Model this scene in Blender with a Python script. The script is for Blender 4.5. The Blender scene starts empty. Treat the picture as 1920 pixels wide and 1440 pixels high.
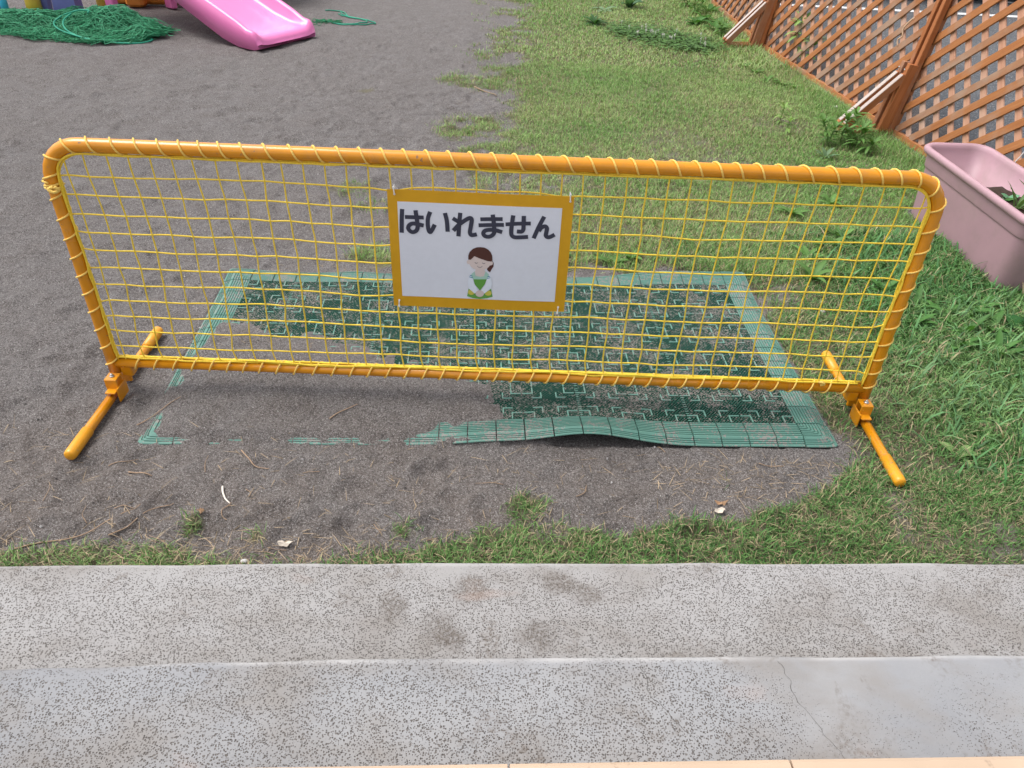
import bpy, math, random
import numpy as np
from mathutils import Vector, Matrix

# ------------------------------------------------------------------ camera, sky, sun, exposure
scene = bpy.context.scene
COL = scene.collection
CAM_H, CAM_PITCH, CAM_ROLL = 1.242, 0.6356, 0.0477
camd = bpy.data.cameras.new('camera'); cam = bpy.data.objects.new('camera', camd); COL.objects.link(cam)
_F = Vector((0, math.cos(CAM_PITCH), -math.sin(CAM_PITCH))); _U = Vector((0, math.sin(CAM_PITCH), math.cos(CAM_PITCH))); _R = Vector((1, 0, 0))
_R2 = math.cos(CAM_ROLL)*_R + math.sin(CAM_ROLL)*_U; _U2 = -math.sin(CAM_ROLL)*_R + math.cos(CAM_ROLL)*_U
cam.matrix_world = Matrix(((_R2.x, _U2.x, -_F.x, 0), (_R2.y, _U2.y, -_F.y, 0), (_R2.z, _U2.z, -_F.z, CAM_H), (0, 0, 0, 1)))
camd.sensor_width = 36; camd.lens = 1424.3/1920*36; camd.clip_start = 0.05; camd.clip_end = 300
scene.camera = cam
SUN_EL, SUN_AZ = math.radians(63), math.radians(-80)      # azimuth measured from +Y towards +X
world = bpy.data.worlds.new('World'); scene.world = world; world.use_nodes = True
wn = world.node_tree; wn.nodes.clear()
w_out = wn.nodes.new('ShaderNodeOutputWorld'); w_bg = wn.nodes.new('ShaderNodeBackground'); w_sky = wn.nodes.new('ShaderNodeTexSky'); w_hs = wn.nodes.new('ShaderNodeHueSaturation')
w_sky.sky_type = 'NISHITA'; w_sky.sun_disc = False; w_sky.sun_elevation = SUN_EL; w_sky.sun_rotation = SUN_AZ
w_sky.air_density = 1.0; w_sky.dust_density = 4.0; w_sky.ozone_density = 1.0
w_hs.inputs['Saturation'].default_value = 0.28           # an overcast sky is nearly white
wn.links.new(w_sky.outputs[0], w_hs.inputs['Color']); wn.links.new(w_hs.outputs[0], w_bg.inputs[0]); wn.links.new(w_bg.outputs[0], w_out.inputs[0])
w_bg.inputs[1].default_value = 0.15
sund = bpy.data.lights.new('sun', 'SUN'); sun = bpy.data.objects.new('sun', sund); COL.objects.link(sun)
sund.energy = 1.2; sund.angle = math.radians(32); sund.color = (1, 0.965, 0.92)
_sd = Vector((math.sin(SUN_AZ)*math.cos(SUN_EL), math.cos(SUN_AZ)*math.cos(SUN_EL), math.sin(SUN_EL)))
sun.rotation_euler = _sd.to_track_quat('Z', 'Y').to_euler(); sun.location = (-2, 4, 8)
vs = scene.view_settings; vs.view_transform = 'Standard'; vs.look = 'None'; vs.gamma = 1; vs.use_curve_mapping = False
vs.exposure = 0.72
try: scene.display_settings.display_device = 'sRGB'
except Exception: pass

rng = np.random.default_rng(7); random.seed(7)

# ------------------------------------------------------------------ small helpers
def noise_table(seed, n=256): return np.random.default_rng(seed).random((n, n))
_T = [noise_table(100+i) for i in range(6)]
def vnoise(x, y, s, k=0):
    """smooth value noise in -1..1, feature size s metres"""
    x = np.asarray(x, float)/s + 57.3*(k+1); y = np.asarray(y, float)/s + 91.7*(k+1)
    xi = np.floor(x).astype(int); yi = np.floor(y).astype(int); fx = x-xi; fy = y-yi
    fx = fx*fx*fx*(fx*(fx*6-15)+10); fy = fy*fy*fy*(fy*(fy*6-15)+10)
    T = _T[k % 6]; g = lambda a, b: T[(a) % 256, (b) % 256]
    v = (g(xi, yi)*(1-fx)+g(xi+1, yi)*fx)*(1-fy) + (g(xi, yi+1)*(1-fx)+g(xi+1, yi+1)*fx)*fy
    return v*2-1
def sstep(a, b, x):
    t = np.clip((np.asarray(x, float)-a)/(b-a), 0, 1); return t*t*(3-2*t)

class MB:
    def __init__(s): s.v = []; s.f = []; s.m = []; s.sm = []
    def add(s, vs, fs, m=0, smooth=False):
        o = len(s.v); s.v.extend([tuple(map(float, p)) for p in vs]); s.f.extend([tuple(i+o for i in f) for f in fs]); s.m.extend([m]*len(fs)); s.sm.extend([smooth]*len(fs)); return s
    def box(s, c, d, m=0, M=None):
        x, y, z = (q/2 for q in d)
        vs = [Vector((sx*x, sy*y, sz*z)) for sz in (-1, 1) for sy in (-1, 1) for sx in (-1, 1)]
        if M is not None: vs = [M @ q for q in vs]
        vs = [q+Vector(c) for q in vs]
        return s.add(vs, [(0, 2, 3, 1), (4, 5, 7, 6), (0, 1, 5, 4), (2, 6, 7, 3), (0, 4, 6, 2), (1, 3, 7, 5)], m)
    def bbox(s, c, d, b, m=0, M=None):
        """box with chamfered long edges (octagonal section along its longest axis)"""
        ax = int(np.argmax(d)); o = [i for i in range(3) if i != ax]; L = d[ax]/2; a = d[o[0]]/2; e = d[o[1]]/2
        prof = [(a-b, -e), (a, -e+b), (a, e-b), (a-b, e), (-a+b, e), (-a, e-b), (-a, -e+b), (-a+b, -e)]
        vs = []
        for t, k in ((-L, 0), (-L+b, 1), (L-b, 1), (L, 0)):
            for p in prof:
                q = [0, 0, 0]; q[ax] = t; q[o[0]] = p[0]*(1 if k else 1-b/a); q[o[1]] = p[1]*(1 if k else 1-b/e); vs.append(Vector(q))
        if M is not None: vs = [M @ q for q in vs]
        vs = [q+Vector(c) for q in vs]
        fs = [tuple(range(7, -1, -1)), tuple(range(24, 32))]
        for r in range(3):
            for i in range(8): fs.append((r*8+i, r*8+(i+1) % 8, r*8+8+(i+1) % 8, r*8+8+i))
        return s.add(vs, fs, m)
    def tube(s, pts, r, n=8, m=0, cap=True, closed=False):
        vs, fs = tube_mesh(np.array(pts, float), r, n, cap, closed); return s.add(vs, fs, m, True)
    def build(s, name, mats, parent=None, smooth=None):
        me = bpy.data.meshes.new(name); me.from_pydata(s.v, [], s.f)
        if not isinstance(mats, (list, tuple)): mats = [mats]
        for q in mats: me.materials.append(q)
        if len(mats) > 1: me.polygons.foreach_set('material_index', s.m)
        me.polygons.foreach_set('use_smooth', s.sm if smooth is None else [smooth]*len(s.f))
        me.update(); return link(name, me, parent)
def link(name, me, parent=None):
    o = bpy.data.objects.new(name, me); COL.objects.link(o)
    if parent is not None: o.parent = parent
    return o
def tube_mesh(P, r, n=8, cap=True, closed=False):
    N = len(P); r = np.broadcast_to(np.asarray(r, float), (N,))
    if closed: T = np.roll(P, -1, 0)-np.roll(P, 1, 0)
    else: T = np.gradient(P, axis=0)
    T = T/np.maximum(np.linalg.norm(T, axis=1, keepdims=True), 1e-9)
    u = np.cross(T[0], (0, 0, 1.0))
    if np.linalg.norm(u) < 1e-3: u = np.cross(T[0], (1.0, 0, 0))
    u /= np.linalg.norm(u); V = []
    a = np.arange(n)*2*np.pi/n; ca, sa = np.cos(a)[:, None], np.sin(a)[:, None]
    for i in range(N):
        u = u-T[i]*(u@T[i]); u /= max(np.linalg.norm(u), 1e-9); w = np.cross(T[i], u)
        V.append(P[i]+r[i]*(ca*u+sa*w))
    V = np.concatenate(V); F = []
    for i in range(N if closed else N-1):
        j = (i+1) % N
        for k in range(n): F.append((i*n+k, i*n+(k+1) % n, j*n+(k+1) % n, j*n+k))
    if cap and not closed: F.append(tuple(range(n-1, -1, -1))); F.append(tuple((N-1)*n+k for k in range(n)))
    return V, F
def np_mesh(name, V, F, mats, parent=None, col=None, smooth=False, kverts=None):
    """fast mesh: V (n,3), F (m,k) with k=3 or 4 (or list of such arrays)"""
    if not isinstance(F, list): F = [F]
    me = bpy.data.meshes.new(name); nl = sum(f.size for f in F); nf = sum(len(f) for f in F)
    me.vertices.add(len(V)); me.vertices.foreach_set('co', np.asarray(V, np.float32).ravel())
    me.loops.add(nl); me.loops.foreach_set('vertex_index', np.concatenate([f.ravel() for f in F]).astype(np.int32))
    tot = np.concatenate([np.full(len(f), f.shape[1]) for f in F]); st = np.concatenate([[0], np.cumsum(tot)[:-1]])
    me.polygons.add(nf); me.polygons.foreach_set('loop_start', st.astype(np.int32))
    me.update(calc_edges=True)
    me.polygons.foreach_set('use_smooth', np.full(nf, smooth))
    if col is not None:
        at = me.color_attributes.new('Col', 'FLOAT_COLOR', 'POINT')
        at.data.foreach_set('color', np.concatenate([col, np.ones((len(col), 1))], 1).astype(np.float32).ravel())
    for q in (mats if isinstance(mats, (list, tuple)) else [mats]): me.materials.append(q)
    me.validate(); return link(name, me, parent)
def empty(name, loc=(0, 0, 0), rz=0):
    o = bpy.data.objects.new(name, None); COL.objects.link(o); o.location = loc; o.rotation_euler = (0, 0, rz); o.empty_display_size = .1; return o
def tag(o, label=None, cat=None, group=None, kind=None):
    if label: o['label'] = label
    if cat: o['category'] = cat
    if group: o['group'] = group
    if kind: o['kind'] = kind
    return o
def catmull(P, n=6):
    P = np.array(P, float); Q = np.vstack([2*P[0]-P[1], P, 2*P[-1]-P[-2]]); out = []
    for i in range(1, len(Q)-2):
        for t in np.linspace(0, 1, n, endpoint=False):
            out.append(.5*((2*Q[i])+(-Q[i-1]+Q[i+1])*t+(2*Q[i-1]-5*Q[i]+4*Q[i+1]-Q[i+2])*t*t+(-Q[i-1]+3*Q[i]-3*Q[i+1]+Q[i+2])*t**3))
    out.append(Q[-2]); return np.array(out)

# ------------------------------------------------------------------ materials
class NT:
    def __init__(s, name):
        s.mat = bpy.data.materials.new(name); s.mat.use_nodes = True; s.t = s.mat.node_tree; s.t.nodes.clear()
        s.out = s.n('ShaderNodeOutputMaterial'); s.b = s.n('ShaderNodeBsdfPrincipled'); s.l(s.b.outputs[0], s.out.inputs[0])
        s._pos = None
    def n(s, t, **k):
        q = s.t.nodes.new(t)
        for a, b in k.items(): setattr(q, a, b)
        return q
    def l(s, a, b): s.t.links.new(a, b)
    def pos(s):
        if s._pos is None: s._pos = s.n('ShaderNodeNewGeometry').outputs['Position']
        return s._pos
    def obj(s): return s.n('ShaderNodeTexCoord').outputs['Object']
    def scale(s, vec, v):
        m = s.n('ShaderNodeMapping'); m.inputs['Scale'].default_value = v; s.l(vec, m.inputs[0]); return m.outputs[0]
    def noise(s, scale, detail=3, rough=.5, vec=None, dist=0):
        q = s.n('ShaderNodeTexNoise'); q.inputs['Scale'].default_value = scale; q.inputs['Detail'].default_value = detail; q.inputs['Roughness'].default_value = rough; q.inputs['Distortion'].default_value = dist
        s.l(vec if vec is not None else s.pos(), q.inputs['Vector']); return q.outputs['Fac']
    def voro(s, scale, vec=None, feat='F1', out='Distance', rand=1):
        q = s.n('ShaderNodeTexVoronoi', feature=feat); q.inputs['Scale'].default_value = scale; q.inputs['Randomness'].default_value = rand
        s.l(vec if vec is not None else s.pos(), q.inputs['Vector']); return q.outputs[out]
    def ramp(s, fac, stops, interp='LINEAR'):
        q = s.n('ShaderNodeValToRGB'); e = q.color_ramp.elements; q.color_ramp.interpolation = interp
        while len(e) > 1: e.remove(e[-1])
        for i, (p, c) in enumerate(stops):
            el = e[0] if i == 0 else e.new(p)
            el.position = p; el.color = (*c, 1) if isinstance(c, (tuple, list)) else (c, c, c, 1)
        s.l(fac, q.inputs[0]); return q.outputs[0]
    def mix(s, fac, a, b, mode='MIX'):
        q = s.n('ShaderNodeMix', data_type='RGBA', blend_type=mode)
        for i, v in ((0, fac), (6, a), (7, b)):
            if hasattr(v, 'is_linked') or hasattr(v, 'links'): s.l(v, q.inputs[i])
            elif i == 0: q.inputs[0].default_value = v
            else: q.inputs[i].default_value = (*v, 1) if isinstance(v, (tuple, list)) else (v, v, v, 1)
        return q.outputs[2]
    def math(s, op, a, b=None, clamp=False):
        q = s.n('ShaderNodeMath', operation=op, use_clamp=clamp)
        for i, v in ((0, a), (1, b)):
            if v is None: continue
            if hasattr(v, 'links'): s.l(v, q.inputs[i])
            else: q.inputs[i].default_value = v
        return q.outputs[0]
    def cells(s, scale, vec=None):
        q = s.n('ShaderNodeTexVoronoi'); q.inputs['Scale'].default_value = scale; s.l(vec if vec is not None else s.pos(), q.inputs['Vector']); r = s.n('ShaderNodeSeparateColor'); s.l(q.outputs['Color'], r.inputs[0]); return r.outputs
    def sep(s, vec): q = s.n('ShaderNodeSeparateXYZ'); s.l(vec, q.inputs[0]); return q.outputs
    def bump(s, h, strength=.5, dist=.01, prev=None):
        q = s.n('ShaderNodeBump'); q.inputs['Strength'].default_value = strength; q.inputs['Distance'].default_value = dist; s.l(h, q.inputs['Height'])
        if prev is not None: s.l(prev, q.inputs['Normal'])
        return q.outputs[0]
    def done(s, color=None, rough=.6, normal=None, spec=.5, coat=0, metal=0, coat_rough=.1):
        B = s.b.inputs
        if color is not None:
            if hasattr(color, 'links'): s.l(color, B['Base Color'])
            else: B['Base Color'].default_value = (*color, 1)
        if hasattr(rough, 'links'): s.l(rough, B['Roughness'])
        else: B['Roughness'].default_value = rough
        if normal is not None: s.l(normal, B['Normal'])
        B['Specular IOR Level'].default_value = spec; B['Coat Weight'].default_value = coat; B['Metallic'].default_value = metal; B['Coat Roughness'].default_value = coat_rough
        return s.mat

def mat_sand():
    s = NT('sand'); P = s.pos()
    big = s.noise(1.6, 4, .6); mid = s.noise(14, 4, .6); fine = s.noise(170, 4, .72); g2 = s.noise(420, 2, .6)
    c = s.mix(s.ramp(big, [(.36, 0), (.62, 1)]), (.228, .194, .178), (.276, .253, .247))
    c = s.mix(s.ramp(mid, [(.40, 0), (.62, 1)]), c, (.160, .126, .108))
    c = s.mix(s.math('MULTIPLY', s.ramp(s.noise(5, 5, .65, dist=.4), [(.52, 0), (.66, 1)]), .5), c, (.32, .295, .285))
    c = s.mix(s.ramp(fine, [(.36, 0), (.64, 1)]), s.mix(.72, c, (.030, .027, .027)), s.mix(.45, c, (.36, .34, .335)))
    c = s.mix(s.ramp(g2, [(.38, 0), (.62, 1)]), s.mix(.45, c, (.03, .027, .027)), s.mix(.28, c, (.42, .40, .39)))
    yy = s.math('MULTIPLY', s.ramp(s.math('DIVIDE', s.sep(P)[1], 4.0), [(.26, 1), (.40, 0)]), s.ramp(s.noise(4, 4, .6), [(.38, .15), (.62, .6)])); c = s.mix(yy, c, s.mix(fine, (.10, .075, .060), (.27, .215, .18)))
    gr = s.cells(520); c = s.mix(s.math('MULTIPLY', s.math('GREATER_THAN', gr[0], .88), .42), c, (.50, .48, .465)); c = s.mix(s.math('MULTIPLY', s.math('LESS_THAN', gr[0], .28), .40), c, (.06, .052, .048))
    sp = s.voro(150); msk = s.noise(45, 2)
    c = s.mix(s.math('MULTIPLY', s.ramp(sp, [(.09, 1), (.13, 0)]), s.ramp(msk, [(.53, 0), (.60, 1)])), c, (.55, .53, .52))
    dk = s.voro(105, vec=s.scale(P, (1, 1, 1)))
    c = s.mix(s.math('MULTIPLY', s.ramp(dk, [(.10, 1), (.16, 0)]), s.ramp(s.noise(22, 2), [(.48, 0), (.6, 1)])), c, (.05, .045, .045))
    # green tinge of thin moss and rooted soil below the lawn
    at = s.n('ShaderNodeAttribute', attribute_name='Col').outputs['Color']; r = s.n('ShaderNodeSeparateColor'); s.l(at, r.inputs[0])
    soil = s.mix(fine, (.075, .072, .038), (.24, .215, .135))
    c = s.mix(r.outputs[0], c, soil)
    b = s.bump(s.noise(38, 5, .72), .9, .014); b = s.bump(s.noise(210, 4, .75), 1.0, .006, b)
    return s.done(c, .95, b, spec=.15)

def mat_concrete():
    s = NT('pitted_concrete'); P = s.pos(); x, y, z = s.sep(P)
    big = s.noise(2.3, 5, .62); big2 = s.noise(5.5, 4, .6, vec=s.scale(P, (1, 1.6, 1)))
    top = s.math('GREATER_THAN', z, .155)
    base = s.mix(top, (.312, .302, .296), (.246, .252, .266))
    base = s.mix(s.ramp(big, [(.38, 0), (.62, 1)]), base, s.mix(.45, base, (.38, .375, .372)))
    base = s.mix(s.ramp(big2, [(.44, 0), (.68, .75)]), base, (.235, .215, .197))
    base = s.mix(s.ramp(s.noise(260, 3, .7), [(.3, 0), (.7, 1)]), s.mix(.14, base, (.2, .2, .2)), base)
    # pop-out pits: where they are depends on wear (broad patches) and keeps off the trowelled nosings
    wear = s.noise(3.1, 4, .6)
    fade = s.math('MULTIPLY', s.math('MULTIPLY', s.ramp(x, [(.12, 0), (.50, 1)]), top), .21)
    wear = s.math('SUBTRACT', wear, fade)
    e1 = s.math('SUBTRACT', y, s.math('MULTIPLY', x, .063))     # distance across the steps
    nose1 = s.math('MULTIPLY', s.ramp(e1, [(.90, 0), (.965, 1)]), .17)
    nose2 = s.math('MULTIPLY', s.math('MULTIPLY', s.ramp(e1, [(.655, 0), (.695, 1)]), top), .16)
    wear = s.math('SUBTRACT', wear, s.math('ADD', nose1, nose2))
    W = s.ramp(wear, [(.15, 0), (.40, 1)])
    v1 = s.n('ShaderNodeTexVoronoi'); v1.inputs['Scale'].default_value = 300
    wob = s.n('ShaderNodeVectorMath', operation='ADD'); nz = s.n('ShaderNodeTexNoise'); nz.inputs['Scale'].default_value = 240; s.l(P, nz.inputs['Vector'])
    sc = s.n('ShaderNodeVectorMath', operation='SCALE'); s.l(nz.outputs['Color'], sc.inputs[0]); sc.inputs['Scale'].default_value = .0012
    s.l(P, wob.inputs[0]); s.l(sc.outputs[0], wob.inputs[1]); s.l(wob.outputs[0], v1.inputs['Vector'])
    rc = s.n('ShaderNodeSeparateColor'); s.l(v1.outputs['Color'], rc.inputs[0])
    rad = s.math('MULTIPLY', s.math('MULTIPLY', s.math('POWER', rc.outputs[0], .45), .46), W)
    pit = s.math('SUBTRACT', rad, v1.outputs['Distance']); pit = s.ramp(pit, [(-.03, 0), (.07, 1)])
    v2 = s.n('ShaderNodeTexVoronoi'); v2.inputs['Scale'].default_value = 330; s.l(P, v2.inputs['Vector'])
    rc2 = s.n('ShaderNodeSeparateColor'); s.l(v2.outputs['Color'], rc2.inputs[0])
    pit2 = s.ramp(s.math('SUBTRACT', s.math('MULTIPLY', s.math('MULTIPLY', s.math('GREATER_THAN', rc2.outputs[1], .6), .40), W), v2.outputs['Distance']), [(0, 0), (.07, 1)])
    pits = s.math('MAXIMUM', pit, s.math('MULTIPLY', pit2, .8))
    col = s.mix(pits, base, s.mix(rc.outputs[1], (.075, .067, .062), (.150, .135, .124)))
    lip = s.math('MULTIPLY', s.math('MULTIPLY', s.ramp(e1, [(.684, 0), (.691, 1)]), top), s.ramp(s.noise(9, 3, .6), [(.35, .25), (.6, 1)])); lip2 = s.ramp(e1, [(.958, 0), (.966, 1)])
    col = s.mix(s.math('MULTIPLY', s.math('MAXIMUM', lip, s.math('MULTIPLY', lip2, .7)), .8), col, (.46, .45, .445))
    # trodden-in dirt
    d = s.ramp(s.noise(6.5, 5, .7, dist=.6), [(.58, 0), (.69, 1)]); dg = s.ramp(s.noise(90, 4, .7), [(.42, 0), (.62, 1)])
    col = s.mix(s.math('MULTIPLY', s.math('MULTIPLY', d, dg), .75), col, (.13, .105, .085))
    for sx_, sy_, sr_ in ((-.105, .815, .040), (-.055, .910, .045), (.105, .925, .040), (.165, .900, .030), (.065, .812, .045), (-.080, .790, .030), (-.195, .855, .035)):
        dv = s.n('ShaderNodeVectorMath', operation='DISTANCE'); s.l(P, dv.inputs[0]); dv.inputs[1].default_value = (sx_, sy_, .10)
        blot = s.ramp(s.math('ADD', s.math('DIVIDE', dv.outputs['Value'], sr_), s.math('MULTIPLY', s.math('SUBTRACT', s.noise(26, 4, .7), .5), 1.8)), [(.35, 1), (1.0, 0)])
        col = s.mix(s.math('MULTIPLY', s.math('MULTIPLY', blot, s.ramp(s.noise(150, 4, .7), [(.36, .15), (.60, 1)])), .75), col, (.125, .105, .090))
    edge = s.math('MULTIPLY', s.ramp(s.math('SUBTRACT', e1, .9), [(.045, 0), (.075, 1)]), s.ramp(s.noise(18, 4, .7), [(.52, 0), (.60, 1)]))
    col = s.mix(s.math('MULTIPLY', s.math('MULTIPLY', edge, dg), .8), col, (.15, .125, .105))
    rust = s.ramp(s.noise(4.2, 3, .5, vec=s.scale(P, (1, 2.6, 1))), [(.68, 0), (.80, .28)])
    col = s.mix(rust, col, (.42, .27, .20))
    b = s.bump(s.math('SUBTRACT', 1.0, pits), .7, .0025); b = s.bump(s.noise(320, 3, .7), .25, .0015, b)
    return s.done(col, .88, b, spec=.25)

def mat_plain(name, col, rough=.5, var=.12, scale=30, spec=.5, coat=0, bump=0, bscale=200, dirt=None, dscale=8, dlo=.55, dhi=.75, damt=.6, metal=0, chips=None):
    s = NT(name); dk = tuple(c*(1-var) for c in col); lt = tuple(min(1, c*(1+var)) for c in col)
    c = s.mix(s.ramp(s.noise(scale, 3, .6), [(.3, 0), (.7, 1)]), dk, lt)
    if dirt: c = s.mix(s.math('MULTIPLY', s.ramp(s.noise(dscale, 5, .7), [(dlo, 0), (dhi, 1)]), damt), c, dirt)
    if chips: c = s.mix(s.math('MULTIPLY', s.math('MULTIPLY', s.ramp(s.noise(85, 4, .65), [(.655, 0), (.675, 1)]), s.ramp(s.noise(7, 2), [(.46, 0), (.60, 1)])), .85), c, chips)
    n = s.bump(s.noise(bscale, 3, .6), bump, .002) if bump else None
    r = s.ramp(s.noise(scale*.6, 3, .6), [(.3, max(.03, rough*.8)), (.7, min(1, rough*1.2))])
    return s.done(c, r, n, spec=spec, coat=coat, metal=metal)

def mat_wood(name, a, b, grey=None, gm=.0, rough=.7):
    s = NT(name); oi = s.n('ShaderNodeObjectInfo').outputs['Random']
    o = s.obj(); addv = s.n('ShaderNodeVectorMath', operation='ADD'); s.l(o, addv.inputs[0])
    cv = s.n('ShaderNodeCombineXYZ'); s.l(s.math('MULTIPLY', oi, 37), cv.inputs[0]); s.l(s.math('MULTIPLY', oi, 11), cv.inputs[1]); s.l(cv.outputs[0], addv.inputs[1])
    g = s.noise(9, 5, .65, vec=s.scale(addv.outputs[0], (.5, 9, 9)))
    c = s.mix(s.ramp(g, [(.3, 0), (.7, 1)]), a, b)
    c = s.mix(s.math('MULTIPLY', oi, .35), c, tuple(q*.62 for q in a))
    if grey: c = s.mix(s.math('MULTIPLY', s.ramp(s.math('ADD', s.noise(3, 4, .6, vec=addv.outputs[0]), s.math('MULTIPLY', s.math('SUBTRACT', oi, .5), .22)), [(.5, 0), (.68, 1)]), gm), c, grey)
    n = s.bump(s.noise(30, 3, .6, vec=s.scale(addv.outputs[0], (.6, 14, 14))), .35, .0015)
    return s.done(c, rough, n, spec=.3)

def mat_leaf(name, trans=.35, rough=.55, spec=.35):
    s = NT(name); at = s.n('ShaderNodeAttribute', attribute_name='Col').outputs['Color']
    s.done(at, rough, spec=spec)
    tr = s.n('ShaderNodeBsdfTranslucent'); mx = s.n('ShaderNodeMixShader'); mx.inputs[0].default_value = trans
    s.l(s.mix(1.0, at, (.9, 1.0, .5), 'MULTIPLY'), tr.inputs[0]); s.l(s.b.outputs[0], mx.inputs[1]); s.l(tr.outputs[0], mx.inputs[2]); s.l(mx.outputs[0], s.out.inputs[0])
    return s.mat
def mat_attr(name, rough=.9, spec=.2):
    s = NT(name); return s.done(s.n('ShaderNodeAttribute', attribute_name='Col').outputs['Color'], rough, spec=spec)

def mat_mat_tile():
    s = NT('green_mat_mesh'); o = s.obj(); x, y, z = s.sep(o)
    k = 2*math.pi/.0085
    gx = s.math('SINE', s.math('MULTIPLY', x, k)); gy = s.math('SINE', s.math('MULTIPLY', y, k*.8))
    hole = s.ramp(s.math('MULTIPLY', s.math('ADD', s.math('MULTIPLY', gx, gy), 1), .5), [(.42, 0), (.62, 1)])
    g = s.mix(s.noise(9, 3, .6), (.020, .078, .056), (.036, .112, .082))
    filled = s.ramp(s.noise(7.5, 5, .68), [(.44, 0), (.58, 1)])        # sand caught in the holes
    grit = s.noise(300, 3, .7)
    sandc = s.mix(s.ramp(grit, [(.35, 0), (.68, 1)]), (.055, .05, .048), (.27, .245, .235))
    c = s.mix(hole, g, (.003, .010, .008))
    dens = s.math('ADD', s.math('MULTIPLY', filled, .42), s.math('MULTIPLY', s.ramp(s.noise(22, 4, .7), [(.36, 0), (.66, 1)]), .24))
    sp = s.cells(360); c = s.mix(s.math('MULTIPLY', s.math('LESS_THAN', sp[0], dens), .92), c, s.mix(sp[1], (.075, .068, .062), (.30, .27, .25)))
    b = s.bump(s.math('SUBTRACT', 1.0, hole), .8, .003)
    return s.done(c, .9, b, spec=.08)
def mat_ridge(name, col, dirtamt=.6):
    s = NT(name); grit = s.noise(280, 3, .7)
    c = s.mix(s.noise(12, 3, .6), tuple(q*.82 for q in col), tuple(q*1.12 for q in col))
    d = s.math('LESS_THAN', s.cells(260)[0], s.math('MULTIPLY', s.ramp(s.noise(11, 5, .7), [(.42, 0), (.66, 1)]), .62))
    c = s.mix(s.math('MULTIPLY', d, dirtamt), c, (.24, .215, .20))
    return s.done(c, .6, s.bump(s.noise(150, 3), .15, .001), spec=.4)
def mat_asphalt():
    s = NT('asphalt'); v = s.voro(70); c = s.mix(s.ramp(v, [(.15, 1), (.5, 0)]), (.075, .08, .088), (.17, .178, .19))
    c = s.mix(s.ramp(s.noise(1.2, 4, .6), [(.35, 0), (.7, .5)]), c, (.16, .16, .165))
    c = s.mix(s.ramp(s.voro(38), [(.10, 1), (.14, 0)]), c, (.45, .45, .45))
    return s.done(c, .85, s.bump(v, .7, .01), spec=.3)
def mat_paintline():
    s = NT('worn_white_paint'); a = s.ramp(s.noise(35, 4, .7), [(.36, 0), (.46, 1)])
    return s.done(s.mix(a, (.16, .165, .17), (.72, .72, .72)), .8, spec=.3)
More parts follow.
